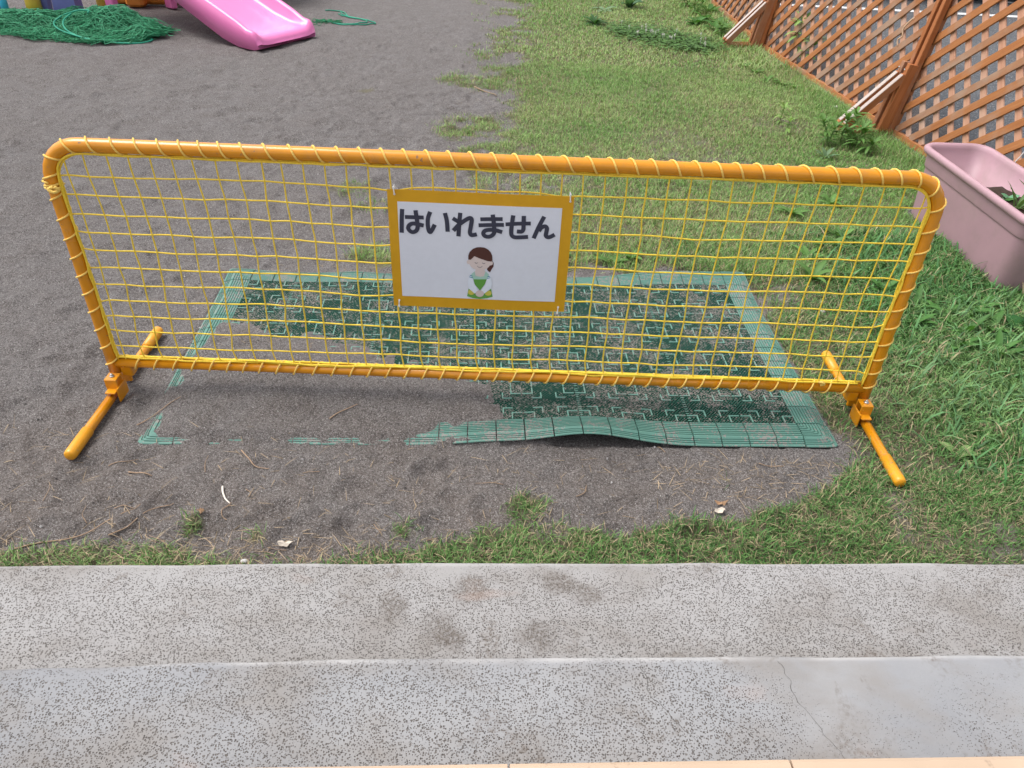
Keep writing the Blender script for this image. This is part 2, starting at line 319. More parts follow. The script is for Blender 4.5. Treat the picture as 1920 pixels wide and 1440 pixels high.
M = dict(
    sand=mat_sand(), concrete=mat_concrete(),
    paint=mat_plain('orange_gloss_paint', (.665, .262, .007), .24, .08, 14, .5, .25, 0, 200, (.40, .20, .07), 20, .54, .74, .55, chips=(.20, .13, .09)),
    cap=mat_plain('orange_plastic_sleeve', (.74, .325, .014), .34, .06, 20, .5, 0, .1, 200, (.42, .27, .14), 34, .54, .70, .6, chips=(.26, .19, .14)),
    rope=mat_plain('pale_yellow_rope', (.93, .60, .15), .75, .18, 320, .25, 0, .8, 500),
    net=mat_plain('yellow_net_cord', (.92, .64, .06), .65, .14, 260, .3, 0, .5, 600),
    bolt=mat_plain('bolt_steel', (.60, .60, .60), .35, .1, 60, .5, 0, 0, 200, None, metal=.9),
    ply=mat_plain('sign_paper', (.70, .72, .80), .42, .02, 60, .35),
    frame_paper=mat_plain('sign_orange_edge', (.64, .335, .012), .42, .04, 40, .35),
    ink=mat_plain('sign_ink', (.040, .043, .070), .45, .08, 60, .35),
    white_plastic=mat_plain('white_plastic', (.78, .77, .77), .4, .03, 60),
    tile=mat_mat_tile(), ridge=mat_ridge('mat_pale_ridge', (.140, .300, .245), .85), edge=mat_ridge('mat_edge_rubber', (.092, .215, .175), .9),
    planter=mat_plain('mauve_plastic', (.435, .270, .308), .52, .07, 5, .4, 0, .08, 120, (.33, .235, .23), 6, .46, .74, .6),
    soil=mat_plain('potting_soil', (.05, .035, .028), .95, .5, 140, .1, 0, 1, 160),
    pink=mat_plain('pink_slide_plastic', (.82, .21, .48), .24, .03, 6, .5, .1),
    blue=mat_plain('blue_violet_plastic', (.16, .17, .42), .35, .06, 8, .5), cyan=mat_plain('cyan_plastic', (.08, .52, .75), .4, .06, 30),
    yellow=mat_plain('yellow_plastic', (.68, .47, .06), .4, .06, 8), orange=mat_plain('orange_plastic', (.70, .26, .04), .4, .06, 8),
    greennet=mat_plain('green_net_cord', (.018, .20, .085), .6, .35, 60, .35), greenrope=mat_plain('green_rope', (.015, .27, .17), .55, .2, 90, .35),
    woodf=mat_wood('stained_wood', (.33, .122, .042), (.45, .190, .070), (.34, .245, .185), .75),
    woodb=mat_wood('pale_stained_wood', (.47, .235, .148), (.57, .33, .225), (.5, .39, .32), .55),
    woodd=mat_wood('brown_post_wood', (.34, .115, .038), (.46, .175, .065), (.34, .24, .18), .5), woodw=mat_wood('bleached_wood', (.46, .385, .345), (.56, .49, .45)),
    asphalt=mat_asphalt(), line=mat_paintline(),
    red=mat_plain('red_plastic', (.55, .035, .02), .4, .08, 10), blackp=mat_plain('black_paint', (.012, .012, .016), .25, .1, 10, .5, .3), rubber=mat_plain('tyre_rubber', (.02, .02, .02), .8, .2, 40), glass=mat_plain('dark_glass', (.02, .025, .03), .05, .05, 4, .6),
    tilep=mat_plain('peach_tile', (.50, .37, .265), .55, .07, 5, .4, 0, .1, 220, (.16, .11, .08), 9, .64, .70, .8),
    grout=mat_plain('grout', (.22, .18, .15), .9, .2, 60), crack=mat_plain('crack_dark', (.06, .055, .05), .95, .3, 80),
    leaf=mat_leaf('leaf_green'), grass=mat_leaf('grass_blades', .20, .6, .3), straw=mat_attr('dry_stalks', .85), pebble=mat_attr('pebbles', .8, .3),
)

# ------------------------------------------------------------------ terrain functions
MX, MY, MYAW = -.0316, 1.4216, .0656; MW, MD, ME = 1.7375, .8725, .085     # rubber mat: front-edge midpoint, turn, size, edge width
_mc, _ms = math.cos(MYAW), math.sin(MYAW)
def to_mat(x, y): x = np.asarray(x)-MX; y = np.asarray(y)-MY; return x*_mc+y*_ms, -x*_ms+y*_mc
def from_mat(u, v): return MX+u*_mc-v*_ms, MY+u*_ms+v*_mc
def mat_h(u, v):
    """how far the mat lifts off the ground"""
    u = np.asarray(u, float); v = np.asarray(v, float)
    h = .040*np.exp(-((u-.225)/.155)**2)*np.exp(-np.maximum(v, 0)/.11)
    h = h+.010*np.exp(-((u+.02)/.10)**2)*np.exp(-np.maximum(v, 0)/.10)
    b = np.exp(-np.maximum(MD-v, 0)/.10)
    h = h+b*(.030*sstep(.30, .62, u)+.012*sstep(-.62, -.86, u)+.008*np.exp(-((u+.45)/.09)**2))
    return h
_cu = np.array([-.95, -.87, -.84, -.815, -.78, -.636, -.44, -.313, -.189, -.069, .044, .10, .13, .16]); _cv = np.array([.18, .23, .40, .54, .565, .50, .43, .39, .345, .295, .15, .085, .02, -.2])
def cover(u, v):
    """>0 where drifted sand lies over the mat (metres above its top)"""
    d = np.interp(u, _cu, _cv)-v                       # positive on the buried side
    d = np.where(u > .16, -.3, d)
    c = np.clip(d*.085, -.02, .0085)
    # the buried rims show through in places
    rim = np.exp(-((v-.010)/.013)**2)*(.0100*sstep(-.42, -.58, u)+.0075*sstep(-.10, -.25, u)*sstep(-.58, -.42, u))
    rim = rim+np.exp(-((v-.045)/.035)**2)*sstep(-.22, -.12, u)*sstep(.10, .0, u)*.008
    rim = rim+np.exp(-((u+.845)/.022)**2)*(.0105*sstep(.34, .44, v)+.011*np.exp(-((v-.06)/.06)**2)+.006*np.exp(-((v-.23)/.05)**2))
    return c-rim
def lawn_edge(y): return np.interp(y, [.9, 1.30, 1.45, 2.30, 2.44, 2.55, 2.9, 3.24, 3.4, 3.8, 4.3, 5.0, 5.4, 7.3, 9], [.95, .80, .86, .83, .42, .22, .14, .14, -.02, -.08, -.05, -.06, -.05, -.14, -.2])
def strip_top(x): return np.interp(x, [-1.6, -1.02, -.73, -.5, -.25, 0, .3, .56, .75, .9], [.94, 1.00, 1.035, 1.045, 1.07, 1.125, 1.16, 1.225, 1.33, 1.48])
PATCH = [(-.50, 2.40, .10, .5), (-.73, 3.0, .10, .3), (-.58, 2.83, .09, .4), (-.37, 4.70, .16, .45), (-.24, 3.85, .20, .65), (-.10, 4.63, .2, .5), (-.20, 3.42, .17, .65), (.10, 3.1, .16, .45), (-.35, 3.95, .10, .5), (-.28, 5.3, .14, .4),
         (-.66, 1.112, .028, .9), (-.53, 1.085, .026, .8), (.516, 1.32, .018, .7), (.04, 1.20, .05, .5), (-.20, 1.12, .05, .5), (.15, 2.46, .10, .5), (.40, 2.44, .12, .8), (-.9, 4.4, .05, .3)]
def grass_density(x, y):
    x = np.asarray(x, float); y = np.asarray(y, float)
    n1 = vnoise(x, y, .30, 1); n2 = vnoise(x, y, .10, 2); n3 = vnoise(x, y, .045, 3)
    soft = np.where(y > 2.4, .26, .08)
    e = (x-lawn_edge(y))/soft + n1*.9+n2*.6
    d = sstep(-.9, 1.2, e)
    s = (strip_top(x)-y)/.035 + n1*.9+n2*1.1
    d = np.maximum(d, sstep(-.4, 1.0, s)*(.55+.45*sstep(-.6, .2, x)))
    for px, py, r, a in PATCH:
        q = np.exp(-(((x-px)**2+(y-py)**2)/r**2)); d = np.maximum(d, a*sstep(.15, 1.0, q*(1+.6*n2+.4*n3)))
    bare = sstep(.25, .62, n1*.6+vnoise(x, y, .55, 4)*.7)*.55*sstep(2.3, 2.8, y)*sstep(6.2, 4.5, y)      # worn places
    bare = np.maximum(bare, .65*sstep(-.1, .5, n1+.5*n2)*sstep(.62, .8, x)*sstep(1.62, 1.45, y)); bare = np.maximum(bare, .55*np.exp(-((x-.98)**2+(y-1.42)**2)/.018)); bare = np.maximum(bare, .5*np.exp(-((x-.92)**2+(y-1.9)**2)/.01))
    d = d*(1-bare)*(.62+.38*sstep(-.5, .3, n3))
    e1 = y-.063*x                                   # bare soil along the step
    d = d*sstep(.975, 1.008, e1+n2*.016)
    u, v = to_mat(x, y); inm = (np.abs(u) < MW/2+.008) & (v > -.008) & (v < MD+.008)
    d = np.where(inm, 0, d)
    fx = np.interp(y, [2.2, 4.05, 5.9, 7.6], [2.12, 1.885, 1.65, 1.60])
    d = d*sstep(.02, -.03, x-fx)
    lx, ly = x-1.745, y-2.70; lx, ly = lx+ly*.05, ly
    d = np.where((np.abs(lx) < .125) & (np.abs(ly) < .36), 0, d)
    return d
_dent = []
for i in range(620):
    y = 1.05+rng.random()**1.6*6; x = rng.uniform(-1.25-.55*(y-1), .9)
    if x > lawn_edge(y)-.05: continue
    _dent.append((x, y, rng.uniform(.025, .075), rng.uniform(.5, 1.1), rng.uniform(0, math.pi), rng.uniform(.004, .012)))
for q in [(-.80, 1.62, .075, .45, .6, .008), (-.70, 1.40, .07, .5, .3, .005), (-1.12, 1.52, .09, .4, 1.0, .006), (-.60, 1.28, .06, .5, .8, .005), (-.35, 1.24, .07, .5, .4, .005), (-.15, 1.30, .06, .5, 1.2, .005), (-.85, 1.75, .06, .6, .2, .007), (-.28, 1.34, .05, .6, .5, .006)]: _dent.append(q)
def ground_z(x, y):
    shp = np.shape(x); x = np.asarray(x, float).ravel(); y = np.asarray(y, float).ravel()
    near = sstep(8, 5, y)
    z = .010*vnoise(x, y, .9, 0)+.0070*vnoise(x, y, .22, 1)+.0050*vnoise(x*.7+y*.3, y, .075, 2)+.0036*vnoise(x, y, .032, 3)+.0018*vnoise(x, y, .015, 4)
    z = z-.0095*np.abs(vnoise(x*.8+y*.5, y*1.25-x*.4, .085, 4))*sstep(.1, .6, vnoise(x, y, .5, 3)+.3)
    z = z+.0065*np.abs(vnoise(x*.55+y*.2, y*1.5-x*.3, .055, 5))*sstep(1.9, 2.6, y)
    for dx, dy, r, asp, a, dep in _dent:
        dep = min(dep, .12*r)
        m = (np.abs(x-dx) < r*3) & (np.abs(y-dy) < r*3)
        if not m.any(): continue
        c, s_ = math.cos(a), math.sin(a); X = x[m]-dx; Y = y[m]-dy; p = X*c+Y*s_; q = (-X*s_+Y*c)/asp
        rr = np.sqrt(p*p+q*q)/r; cs = p/np.maximum(np.sqrt(p*p+q*q), 1e-6); z[m] += dep*(-np.exp(-rr**4*.9)*(.75+.35*cs)+np.exp(-((rr-1.2)/.22)**2)*(.45+.6*cs))
    lawn = sstep(-.3, .6, (x-lawn_edge(y))/.15)
    z = z*(1-.5*lawn)+.008*lawn
    z = z*near
    # under and around the mat
    u, v = to_mat(x, y); dx_ = np.maximum(np.abs(u)-MW/2, 0); dv = np.maximum(np.maximum(-v, v-MD), 0); dist = np.hypot(dx_, dv)
    inside = dist <= 0
    inset = np.minimum(MW/2-np.abs(u), np.minimum(v, MD-v))
    top = np.where(inset < ME-.05, .003+.009*np.clip(inset/.035, 0, 1), .012)
    cz = top+cover(u, v)+.0030*vnoise(x, y, .13, 1)+.0030*vnoise(x, y, .035, 2)+.0012*vnoise(x, y, .014, 3)
    cz = np.maximum(cz, -.006)
    w = sstep(.05, .0, dist)
    base = np.where(inside, np.where(cz > -.004, cz, -.006), z)
    edgez = .002+.0035*vnoise(x, y, .12, 1)-.004*sstep(-.05, .5, u)
    z = np.where(inside, base, z*(1-w)+w*edgez)
    # feet of the barrier stand on level spots
    for fx_, s_ in ((-1.029, 0), (.927, 0)):
        k = np.exp(-((x-fx_)/.05)**2)*sstep(.34, .28, np.abs(y-1.60)); z = z*(1-k)+k*(-.003)
    return z.reshape(shp)

# ------------------------------------------------------------------ ground
def spaced(segs):
    out = []
    for a, b, d in segs: out.append(np.arange(a, b-1e-6, d))
    return np.concatenate(out+[np.array([segs[-1][1]])])
gx = spaced([(-40, -8, 4), (-8, -4.6, .25), (-4.6, -2.4, .03), (-2.4, -1.35, .016), (-1.35, 1.35, .0078), (1.35, 2.4, .02), (2.4, 6, .2), (6, 40, 4)])
gy = spaced([(-20, .4, 1.7), (.4, .9, .05), (.9, 2.6, .0078), (2.6, 4.4, .014), (4.4, 8.4, .03), (8.4, 12, .3), (12, 60, 4)])
X, Y = np.meshgrid(gx, gy); Z = ground_z(X, Y); Z = np.where((X > 2.35) | (Y < .85), -.012, Z)
nx, ny = len(gx), len(gy); idx = np.arange(nx*ny).reshape(ny, nx)
GF = np.stack([idx[:-1, :-1], idx[:-1, 1:], idx[1:, 1:], idx[1:, :-1]], -1).reshape(-1, 4)
gd = np.clip(sstep(.0, .45, grass_density(X, Y))*.9, 0, 1).ravel(); gcol = np.stack([gd, gd, gd], 1)
ground = np_mesh('ground', np.stack([X.ravel(), Y.ravel(), Z.ravel()], 1), GF, M['sand'], col=gcol, smooth=True); tag(ground, kind='structure')

# ------------------------------------------------------------------ concrete steps and porch edge
SYAW = .063; _sc, _ss = math.cos(SYAW), math.sin(SYAW)
def S(x, y, z): return (x*_sc-y*_ss, x*_ss+y*_sc, z)
def step_mesh(name, yfun, z0, z1, back, mat, lip=.012):
    mb = MB(); xs = np.concatenate([np.arange(-4, -1.2, .2), np.arange(-1.2, 1.3, .05), np.arange(1.3, 4.01, .2)]); prof_n = None; V = []
    for x in xs:
        e = yfun(x)+.0022*vnoise([x], [z1], .11, 2)[0]; zz = z1+.0012*vnoise([x], [7+z1], .25, 1)[0]
        pr = [(back, z0), (back, zz)] + [(e-.10, zz+.0004), (e-lip, zz), (e-lip*.45, zz-lip*.14), (e-lip*.12, zz-lip*.45), (e, zz-lip), (e-.004, z0)]
        V += [S(x, a, b) for a, b in pr]; prof_n = len(pr)
    F = []
    for i in range(len(xs)-1):
        for k in range(prof_n-1): F.append((i*prof_n+k, i*prof_n+k+1, (i+1)*prof_n+k+1, (i+1)*prof_n+k))
    F.append(tuple(range(prof_n-1, -1, -1))); F.append(tuple((len(xs)-1)*prof_n+k for k in range(prof_n)))
    mb.add(V, F, 0, True); o = mb.build(name, mat); tag(o, kind='structure'); return o
y1 = lambda x: .971-.004*(x-.1)**2
y2 = lambda x: .6975-(.016*(x/.75)**2 if x < 0 else .0)-.003*max(x, 0)
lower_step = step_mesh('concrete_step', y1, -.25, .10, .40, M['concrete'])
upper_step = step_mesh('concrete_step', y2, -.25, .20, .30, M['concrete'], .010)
porch = step_mesh('porch_floor', lambda x: .440, -.25, .298, -2.6, M['grout'], .004)
# peach tiles along the porch edge, a joint between each
tb = None
for k in range(-7, 8):
    xa = .050+k*.357; xb = xa+.354
    mb = MB(); pr = [(.20, .290), (.20, .3015), (.480-.006, .3015), (.480-.0015, .2998), (.480, .2965), (.480, .200), (.443, .200), (.443, .290)]
    V = [S(x, a, b) for x in (xa, xb) for a, b in pr]; n = len(pr)
    F = [(i, (i+1) % n, n+(i+1) % n, n+i) for i in range(n)]+[tuple(range(n-1, -1, -1)), tuple(range(n, 2*n))]
    mb.add(V, F); mb.build('nosing_tile', M['tilep'], porch)
# hairline cracks in the upper step
def crack(pts, w, z, parent):
    P = catmull([(a, b, 0) for a, b in pts], 8); P[:, 0] += .004*vnoise(P[:, 1], P[:, 0], .012, 2); mb = MB(); V = []
    for i, q in enumerate(P):
        d = w*(.35+.65*abs(vnoise([q[1]], [q[0]], .02, 3)[0]))*(1 if 0 < i < len(P)-1 else .1)
        a = S(q[0]-d, q[1], z); b = S(q[0]+d, q[1], z); V += [a, b]
    mb.add(V, [(2*i, 2*i+1, 2*i+3, 2*i+2) for i in range(len(P)-1)]); return mb.build('crack', M['crack'], parent)
crack([(.262, .675), (.270, .655), (.266, .635), (.285, .605), (.305, .575), (.335, .545)], .0006, .2016, upper_step)
crack([(.480, .685), (.490, .655), (.487, .625), (.505, .585), (.515, .555), (.535, .52)], .0005, .2016, upper_step)

# ------------------------------------------------------------------ car park beyond the fence
mb = MB(); pk = [(2.30, .2), (2.24, 2.2), (2.00, 4.05), (1.765, 5.9), (1.71, 7.7), (1.68, 30), (30, 30), (30, .2)]
mb.add([(a, b, .0) for a, b in pk]+[(a, b, -.2) for a, b in pk], [tuple(range(7, -1, -1))]+[(i, (i+1) % 8, 8+(i+1) % 8, 8+i) for i in range(8)])
parking = tag(mb.build('parking_lot', M['asphalt']), kind='structure')
for (a, b, w) in (((2.15, 7.72), (6.4, 7.62), .10), ((4.2, 8.62), (6.6, 7.62), .10)):
    d = (Vector(b)-Vector(a)).normalized(); n = Vector((-d.y, d.x))*w/2; a = Vector(a); b = Vector(b); mb = MB()
    mb.add([(*(a-n), .004 if w == .10 and a.x < 3 else .0075), (*(b-n), .004 if a.x < 3 else .0075), (*(b+n), .004 if a.x < 3 else .0075), (*(a+n), .004 if a.x < 3 else .0075)], [(0, 1, 2, 3)])
    mb.build('painted_line', M['line'], parking)

# ------------------------------------------------------------------ net barrier
BX, BY, BYAW = -.0507, 1.600, .0215
barrier = empty('net_barrier', (BX, BY, 0), BYAW)
tag(barrier, 'low orange tube barrier with yellow netting standing over the green mat', 'barrier')
HW, Z0, Z1, RT, RB, RC = .9785, .088, .655, .0152, .0134, .080
path = [(-HW, 0, .058), (-HW, 0, Z1-RC)]
for t in np.linspace(math.pi, math.pi/2, 9)[1:]: path.append((-HW+RC+RC*math.cos(t), 0, Z1-RC+RC*math.sin(t)))
for t in np.linspace(math.pi/2, 0, 9): path.append((HW-RC+RC*math.cos(t), 0, Z1-RC+RC*math.sin(t)))
path.append((HW, 0, .058))
fine = [np.array(path[0])]
for a, b in zip(path[:-1], path[1:]):
    a, b = np.array(a), np.array(b); n = max(1, int(np.linalg.norm(b-a)/.08)); fine += [a+(b-a)*k/n for k in range(1, n+1)]
frame = MB().tube(fine, RT, 20).build('frame', M['paint'], barrier)
MB().tube([(-HW+.006, 0, Z0), (0, 0, Z0-.001), (HW-.006, 0, Z0)], RB, 16).build('bottom_bar', M['paint'], barrier)
for sx in (-1, 1):
    x = sx*HW
    for sy, L in ((-1, .284), (1, .268)):
        f = MB().tube([(x, sy*.030, .0142), (x, sy*(L-.10), .0142), (x, sy*(L-.012), .0142)], .0122, 16).build('foot', M['paint'], barrier)
        P = [(x, sy*(L-.095), .0145), (x, sy*(L-.0945), .0145), (x, sy*(L-.03), .0150), (x, sy*(L-.012), .0155), (x, sy*(L-.004), .0158), (x, sy*L, .016)]
        MB().tube(P, [.0126, .0142, .0147, .0147, .0138, .0106], 18).build('foot_sleeve', M['cap'], f)
    # saddle brackets: a bent strap in front, a square box under the tube behind
    b = MB()
    t = .0045; w = .031
    b.bbox((x-sx*.004, -.030, .0605), (w, .030, t), .001); b.bbox((x-sx*.004, -.0440, .047), (w, t, .030), .001); b.bbox((x-sx*.006, -.0545, .034), (.026, .024, t), .001)
    b.bbox((x-sx*.004, -.016, .040), (w, t, .046), .001); b.bbox((x-sx*.021, -.033, .022), (t, .050, .040), .001)
    br = b.build('bracket', M['paint'], barrier)
    c = MB(); c.tube([(x-sx*.004, -.031, .0630), (x-sx*.004, -.031, .0662)], .0062, 6); c.tube([(x-sx*.004, -.031, .0655), (x-sx*.004, -.031, .0712)], .0031, 10); c.build('bolt', M['bolt'], br)
    b = MB(); b.bbox((x-sx*.030, .008, .062), (.030, .028, .032), .003); b.bbox((x-sx*.008, .022, .034), (.030, .009, .044), .002); b.build('clamp_block', M['paint'], barrier)
# the net
NV, NH = 41, 11
xs = np.linspace(-HW+RT+.022, HW-RT-.022, NV); zs = np.linspace(Z1-RT-.052, Z0+RB+.040, NH)
XX, ZZ = np.meshgrid(xs, zs); rr = np.random.default_rng(3)
dz_dn = (ZZ.max()-ZZ)/(ZZ.max()-ZZ.min())
NX = XX+.004*vnoise(XX, ZZ, .30, 1)+.0022*vnoise(XX, ZZ, .09, 2)+.012*np.sin(dz_dn*3.0)*np.sign(-XX)*np.clip(np.abs(XX)-.1, 0, 1)*.9+rr.normal(0, .0011, XX.shape)
NZ = ZZ+.003*vnoise(XX, ZZ, .25, 3)-.004*np.sin(np.pi*(XX+HW)/(2*HW))*np.sin(np.pi*dz_dn)+rr.normal(0, .0009, XX.shape)
NY = -.002+.010*vnoise(XX, ZZ, .35, 4)*np.sin(np.pi*np.clip(dz_dn+.06, 0, 1))
cx, cz = np.meshgrid([-.2286, .1586], [.5876])
for a, b, dzp in ((-.229, .587, -.006), (.159, .587, -.006), (-.231, .297, .003), (.152, .297, .003)): NZ += dzp*np.exp(-(((NX-a)/.03)**2+((NZ-b)/.02)**2))
insign = (NX > -.26) & (NX < .185) & (NZ > .28) & (NZ < .60); NY = np.where(insign, np.maximum(NY*.3, -.003), NY)
net = MB()
for i in range(NH):
    for j in range(NV):
        c = np.array((NX[i, j], NY[i, j], NZ[i, j])); r = .0024
        net.add([c+r*np.array(q) for q in ((1.25, 0, 0), (-1.25, 0, 0), (0, .9, 0), (0, -.9, 0), (0, 0, 1.25), (0, 0, -1.25))], [(0, 2, 4), (2, 1, 4), (1, 3, 4), (3, 0, 4), (2, 0, 5), (1, 2, 5), (3, 1, 5), (0, 3, 5)], 0, True)
SELV = []
neto = MB().tube([(-HW+.02, .004, Z0+RB+.003), (0, .005, Z0+RB+.002), (HW-.02, .004, Z0+RB+.003)], .0028, 6).build('net', M['net'], barrier)
kn = net.build('net_knots', M['net'], neto); kn['kind'] = 'stuff'
def wig(P, a, s): P = catmull(P, 4); P[:, 1] += a*vnoise(P[:, 0]+P[:, 2], P[:, 2]*.7, s, 4); return P
SR = .00175
for j in range(NV):
    P = [(NX[0, j]-.003*rr.random(), -.002, Z1-RT*.7)]+[(NX[i, j], NY[i, j], NZ[i, j]) for i in range(NH)]+[(NX[-1, j]+.010*rr.random(), -.003, Z0+RB*.8)]
    MB().tube(wig(P, .001, .03), SR, 6, cap=False).build('net_string', M['net'], neto)
for i in range(NH):
    P = [(-HW+RT*.7, -.002, NZ[i, 0]+.004*rr.normal())]+[(NX[i, j], NY[i, j], NZ[i, j]) for j in range(NV)]+[(HW-RT*.7, -.002, NZ[i, -1]+.004*rr.normal())]
    MB().tube(wig(P, .001, .03), SR, 6, cap=False).build('net_string', M['net'], neto)
# gathered selvedge along the inside of the tubes
def arc_resample(P, d):
    P = np.array(P, float); L = np.concatenate([[0], np.cumsum(np.linalg.norm(np.diff(P, axis=0), axis=1))]); s = np.arange(0, L[-1], d)
    return np.stack([np.interp(s, L, P[:, k]) for k in range(3)], 1), s
loop = [np.array(p) for p in path if p[2] >= Z0]; loop = [np.array((-HW, 0, Z0+.015))]+loop+[np.array((HW, 0, Z0+.015))]
inner = []
for p in loop:
    c = np.array((0, 0, (Z0+Z1)/2)); q = p.copy(); q[0] -= np.sign(p[0])*(RT+.003)*(1 if abs(p[0]) > HW-RC*.99 else 0)
    inner.append(q)
def inset_path(off, z0):
    R = RC-off; P = [(-HW+off, 0, z0)]
    for t in np.linspace(math.pi, math.pi/2, 9): P.append((-HW+RC+R*math.cos(t), 0, Z1-RC+R*math.sin(t)))
    for t in np.linspace(math.pi/2, 0, 9): P.append((HW-RC+R*math.cos(t), 0, Z1-RC+R*math.sin(t)))
    P.append((HW-off, 0, z0)); return P
for ph, off, r in ((0, RT+.0022, .0026), (2, RT+.0042, .0022), (4.1, RT+.0032, .0022)):
    P, s = arc_resample(inset_path(off, Z0+.012), .012)
    P[:, 1] += -.004+.0035*np.sin(s*9+ph)+.002*vnoise(s, s*0+ph, .05, 2); P[:, 0] += .0016*vnoise(s, s*0+ph, .035, 3); P[:, 2] += .0016*vnoise(s, s*0+9+ph, .035, 4)
    MB().tube(P, r, 6).build('selvedge_cord', M['net'], neto)
    Q, s = arc_resample([(-HW+.02, 0, 0), (HW-.02, 0, 0)], .012); Q[:, 2] = Z0+RB+.0035+.0020*np.sin(s*11+ph)+.0022*vnoise(s, s*0+ph, .04, 1); Q[:, 1] = -.003+.0045*np.sin(s*8+ph*1.7)
    MB().tube(Q, r*1.08, 6).build('selvedge_cord', M['net'], neto)
# lashing rope wound round the whole frame
def helix(P, rad, pitch, ph=0, sgn=1, n=15, jit=.25):
    P, s = arc_resample(P, pitch/n); T = np.gradient(P, axis=0); T /= np.linalg.norm(T, axis=1, keepdims=True)
    nrm = np.array((0., 1., 0.)); B = np.cross(T, nrm); a = sgn*2*np.pi*(s/pitch+jit*vnoise(s, s*0+ph, .19, 2))+ph
    return P+rad*(np.cos(a)[:, None]*nrm+np.sin(a)[:, None]*B)
full = inset_path(0, .075)
MB().tube(helix(full, RT+.0018, .0485, .6, 1), .0022, 6).build('lashing_rope', M['rope'], barrier)
MB().tube(helix([(-HW+.03, 0, Z0+.001), (HW-.03, 0, Z0+.001)], RB+.0040, .0455, 2.0, -1), .0022, 6).build('lashing_rope', M['rope'], barrier)
P, s = arc_resample([(-HW, 0, .553), (-HW, 0, .575)], .0014); a = s*820   # knot high on the one post
MB().tube(np.stack([P[:, 0]+(RT+.0042)*np.cos(a), (RT+.0042)*np.sin(a), P[:, 2]], 1), .0027, 6).build('rope_knot', M['rope'], barrier)
MB().tube(catmull([(-HW+.010, -RT-.006, .566), (-HW+.0, -RT-.010, .562), (-HW+.010, -RT-.011, .556), (-HW+.020, -RT-.007, .560), (-HW+.014, -RT-.010, .568)], 5), .0038, 7).build('rope_knot', M['rope'], barrier)
MB().tube(catmull([(.845, -.01, Z0+.02), (.849, -.018, Z0+.026), (.856, -.017, Z0+.019), (.850, -.012, Z0+.013)], 5), .0035, 6).build('rope_knot', M['rope'], barrier)

# ------------------------------------------------------------------ the notice
sign = empty('notice_sign', (BX, BY, 0), BYAW)
tag(sign, 'white paper notice with orange border and black hiragana tied to the net', 'sign')
SGX0, SGX1, SGZ0, SGZ1 = -.2437, .1680, .2925, .5875
def sg_y(x, z): return -.0125-.0016*np.sin(x*13+1)-.0012*np.sin(z*17)
def sheet(name, x0, x1, z0, z1, off, mat, parent, thick=.0006, nx=14, nz=10):
    V = []; F = []
    for s in (0, 1):
        for k in range(nz+1):
            for i in range(nx+1):
                x = x0+(x1-x0)*i/nx; z = z0+(z1-z0)*k/nz; V.append((x, sg_y(x, z)-off-s*thick, z))
    n = (nx+1)*(nz+1)
    for k in range(nz):
        for i in range(nx):
            a = k*(nx+1)+i; F.append((a, a+nx+1, a+nx+2, a+1)); F.append((n+a, n+a+1, n+a+nx+2, n+a+nx+1))
    edge = [i for i in range(nx+1)]+[(k)*(nx+1)+nx for k in range(1, nz+1)]+[nz*(nx+1)+i for i in range(nx-1, -1, -1)]+[k*(nx+1) for k in range(nz-1, 0, -1)]
    for a, b in zip(edge, edge[1:]+edge[:1]): F.append((a, b, n+b, n+a))
    return MB().add(V, F, 0, True).build(name, mat, parent, smooth=False)
sheet('border', SGX0, SGX1, SGZ0, SGZ1, 0, M['frame_paper'], sign)
page = sheet('page', -.2222, .1432, .3205, .5598, .0008, M['ply'], sign, .0004)
GLYPH=[[(-212.2,542.8),(-214.3,515.1),(-215.7,486.1)],
 [(-206.7,524.5),(-186.1,524.6),(-164.7,525.0)],
 [(-182.5,541.4),(-181.0,527.2),(-179.5,513.4),(-179.1,501.5),(-181.7,493.8),(-188.4,489.2),(-195.4,490.5),(-200.3,497.4),(-197.8,505.1),(-190.6,509.5),(-180.7,509.0),(-165.3,505.9)],
 [(-149.9,539.1),(-154.8,525.1),(-156.1,512.2),(-155.0,497.1),(-151.7,490.2),(-147.0,495.3),(-140.2,509.1)],
 [(-117.1,537.8),(-113.1,519.3),(-111.4,493.5)],
 [(-82.8,539.9),(-85.2,515.1),(-87.1,483.0)],
 [(-99.7,526.3),(-93.6,522.5),(-87.1,518.8)],
 [(-98.6,496.7),(-86.7,510.8),(-74.7,520.9),(-64.7,527.7),(-59.3,528.5),(-57.2,523.8),(-59.1,508.7),(-61.1,495.6),(-58.5,488.6),(-53.5,488.4),(-45.4,490.7)],
 [(-38.0,526.7),(-13.0,528.4),(11.9,529.6)],
 [(-41.7,512.4),(-10.7,514.8),(15.1,516.1)],
 [(-10.6,539.5),(-8.4,524.7),(-6.5,508.7),(-6.0,497.8),(-10.1,490.0),(-18.1,485.9),(-26.7,487.1),(-30.8,493.5),(-26.9,500.2),(-17.4,502.8),(-4.4,502.8),(11.8,498.6)],
 [(18.8,517.3),(47.2,520.1),(75.3,521.8)],
 [(35.2,539.5),(33.2,520.0),(32.1,501.6),(33.7,491.8),(40.5,487.2),(54.6,487.6),(70.7,489.3)],
 [(58.8,539.4),(59.2,520.0),(59.1,507.1),(56.0,502.1),(50.0,501.5),(44.9,501.8)],
 [(104.5,539.2),(93.5,513.9),(83.5,486.0)],
 [(94.1,504.2),(99.6,512.5),(107.4,516.1),(112.2,511.4),(111.4,501.6),(110.9,494.0),(115.2,490.3),(121.2,491.1),(130.4,497.0)]]
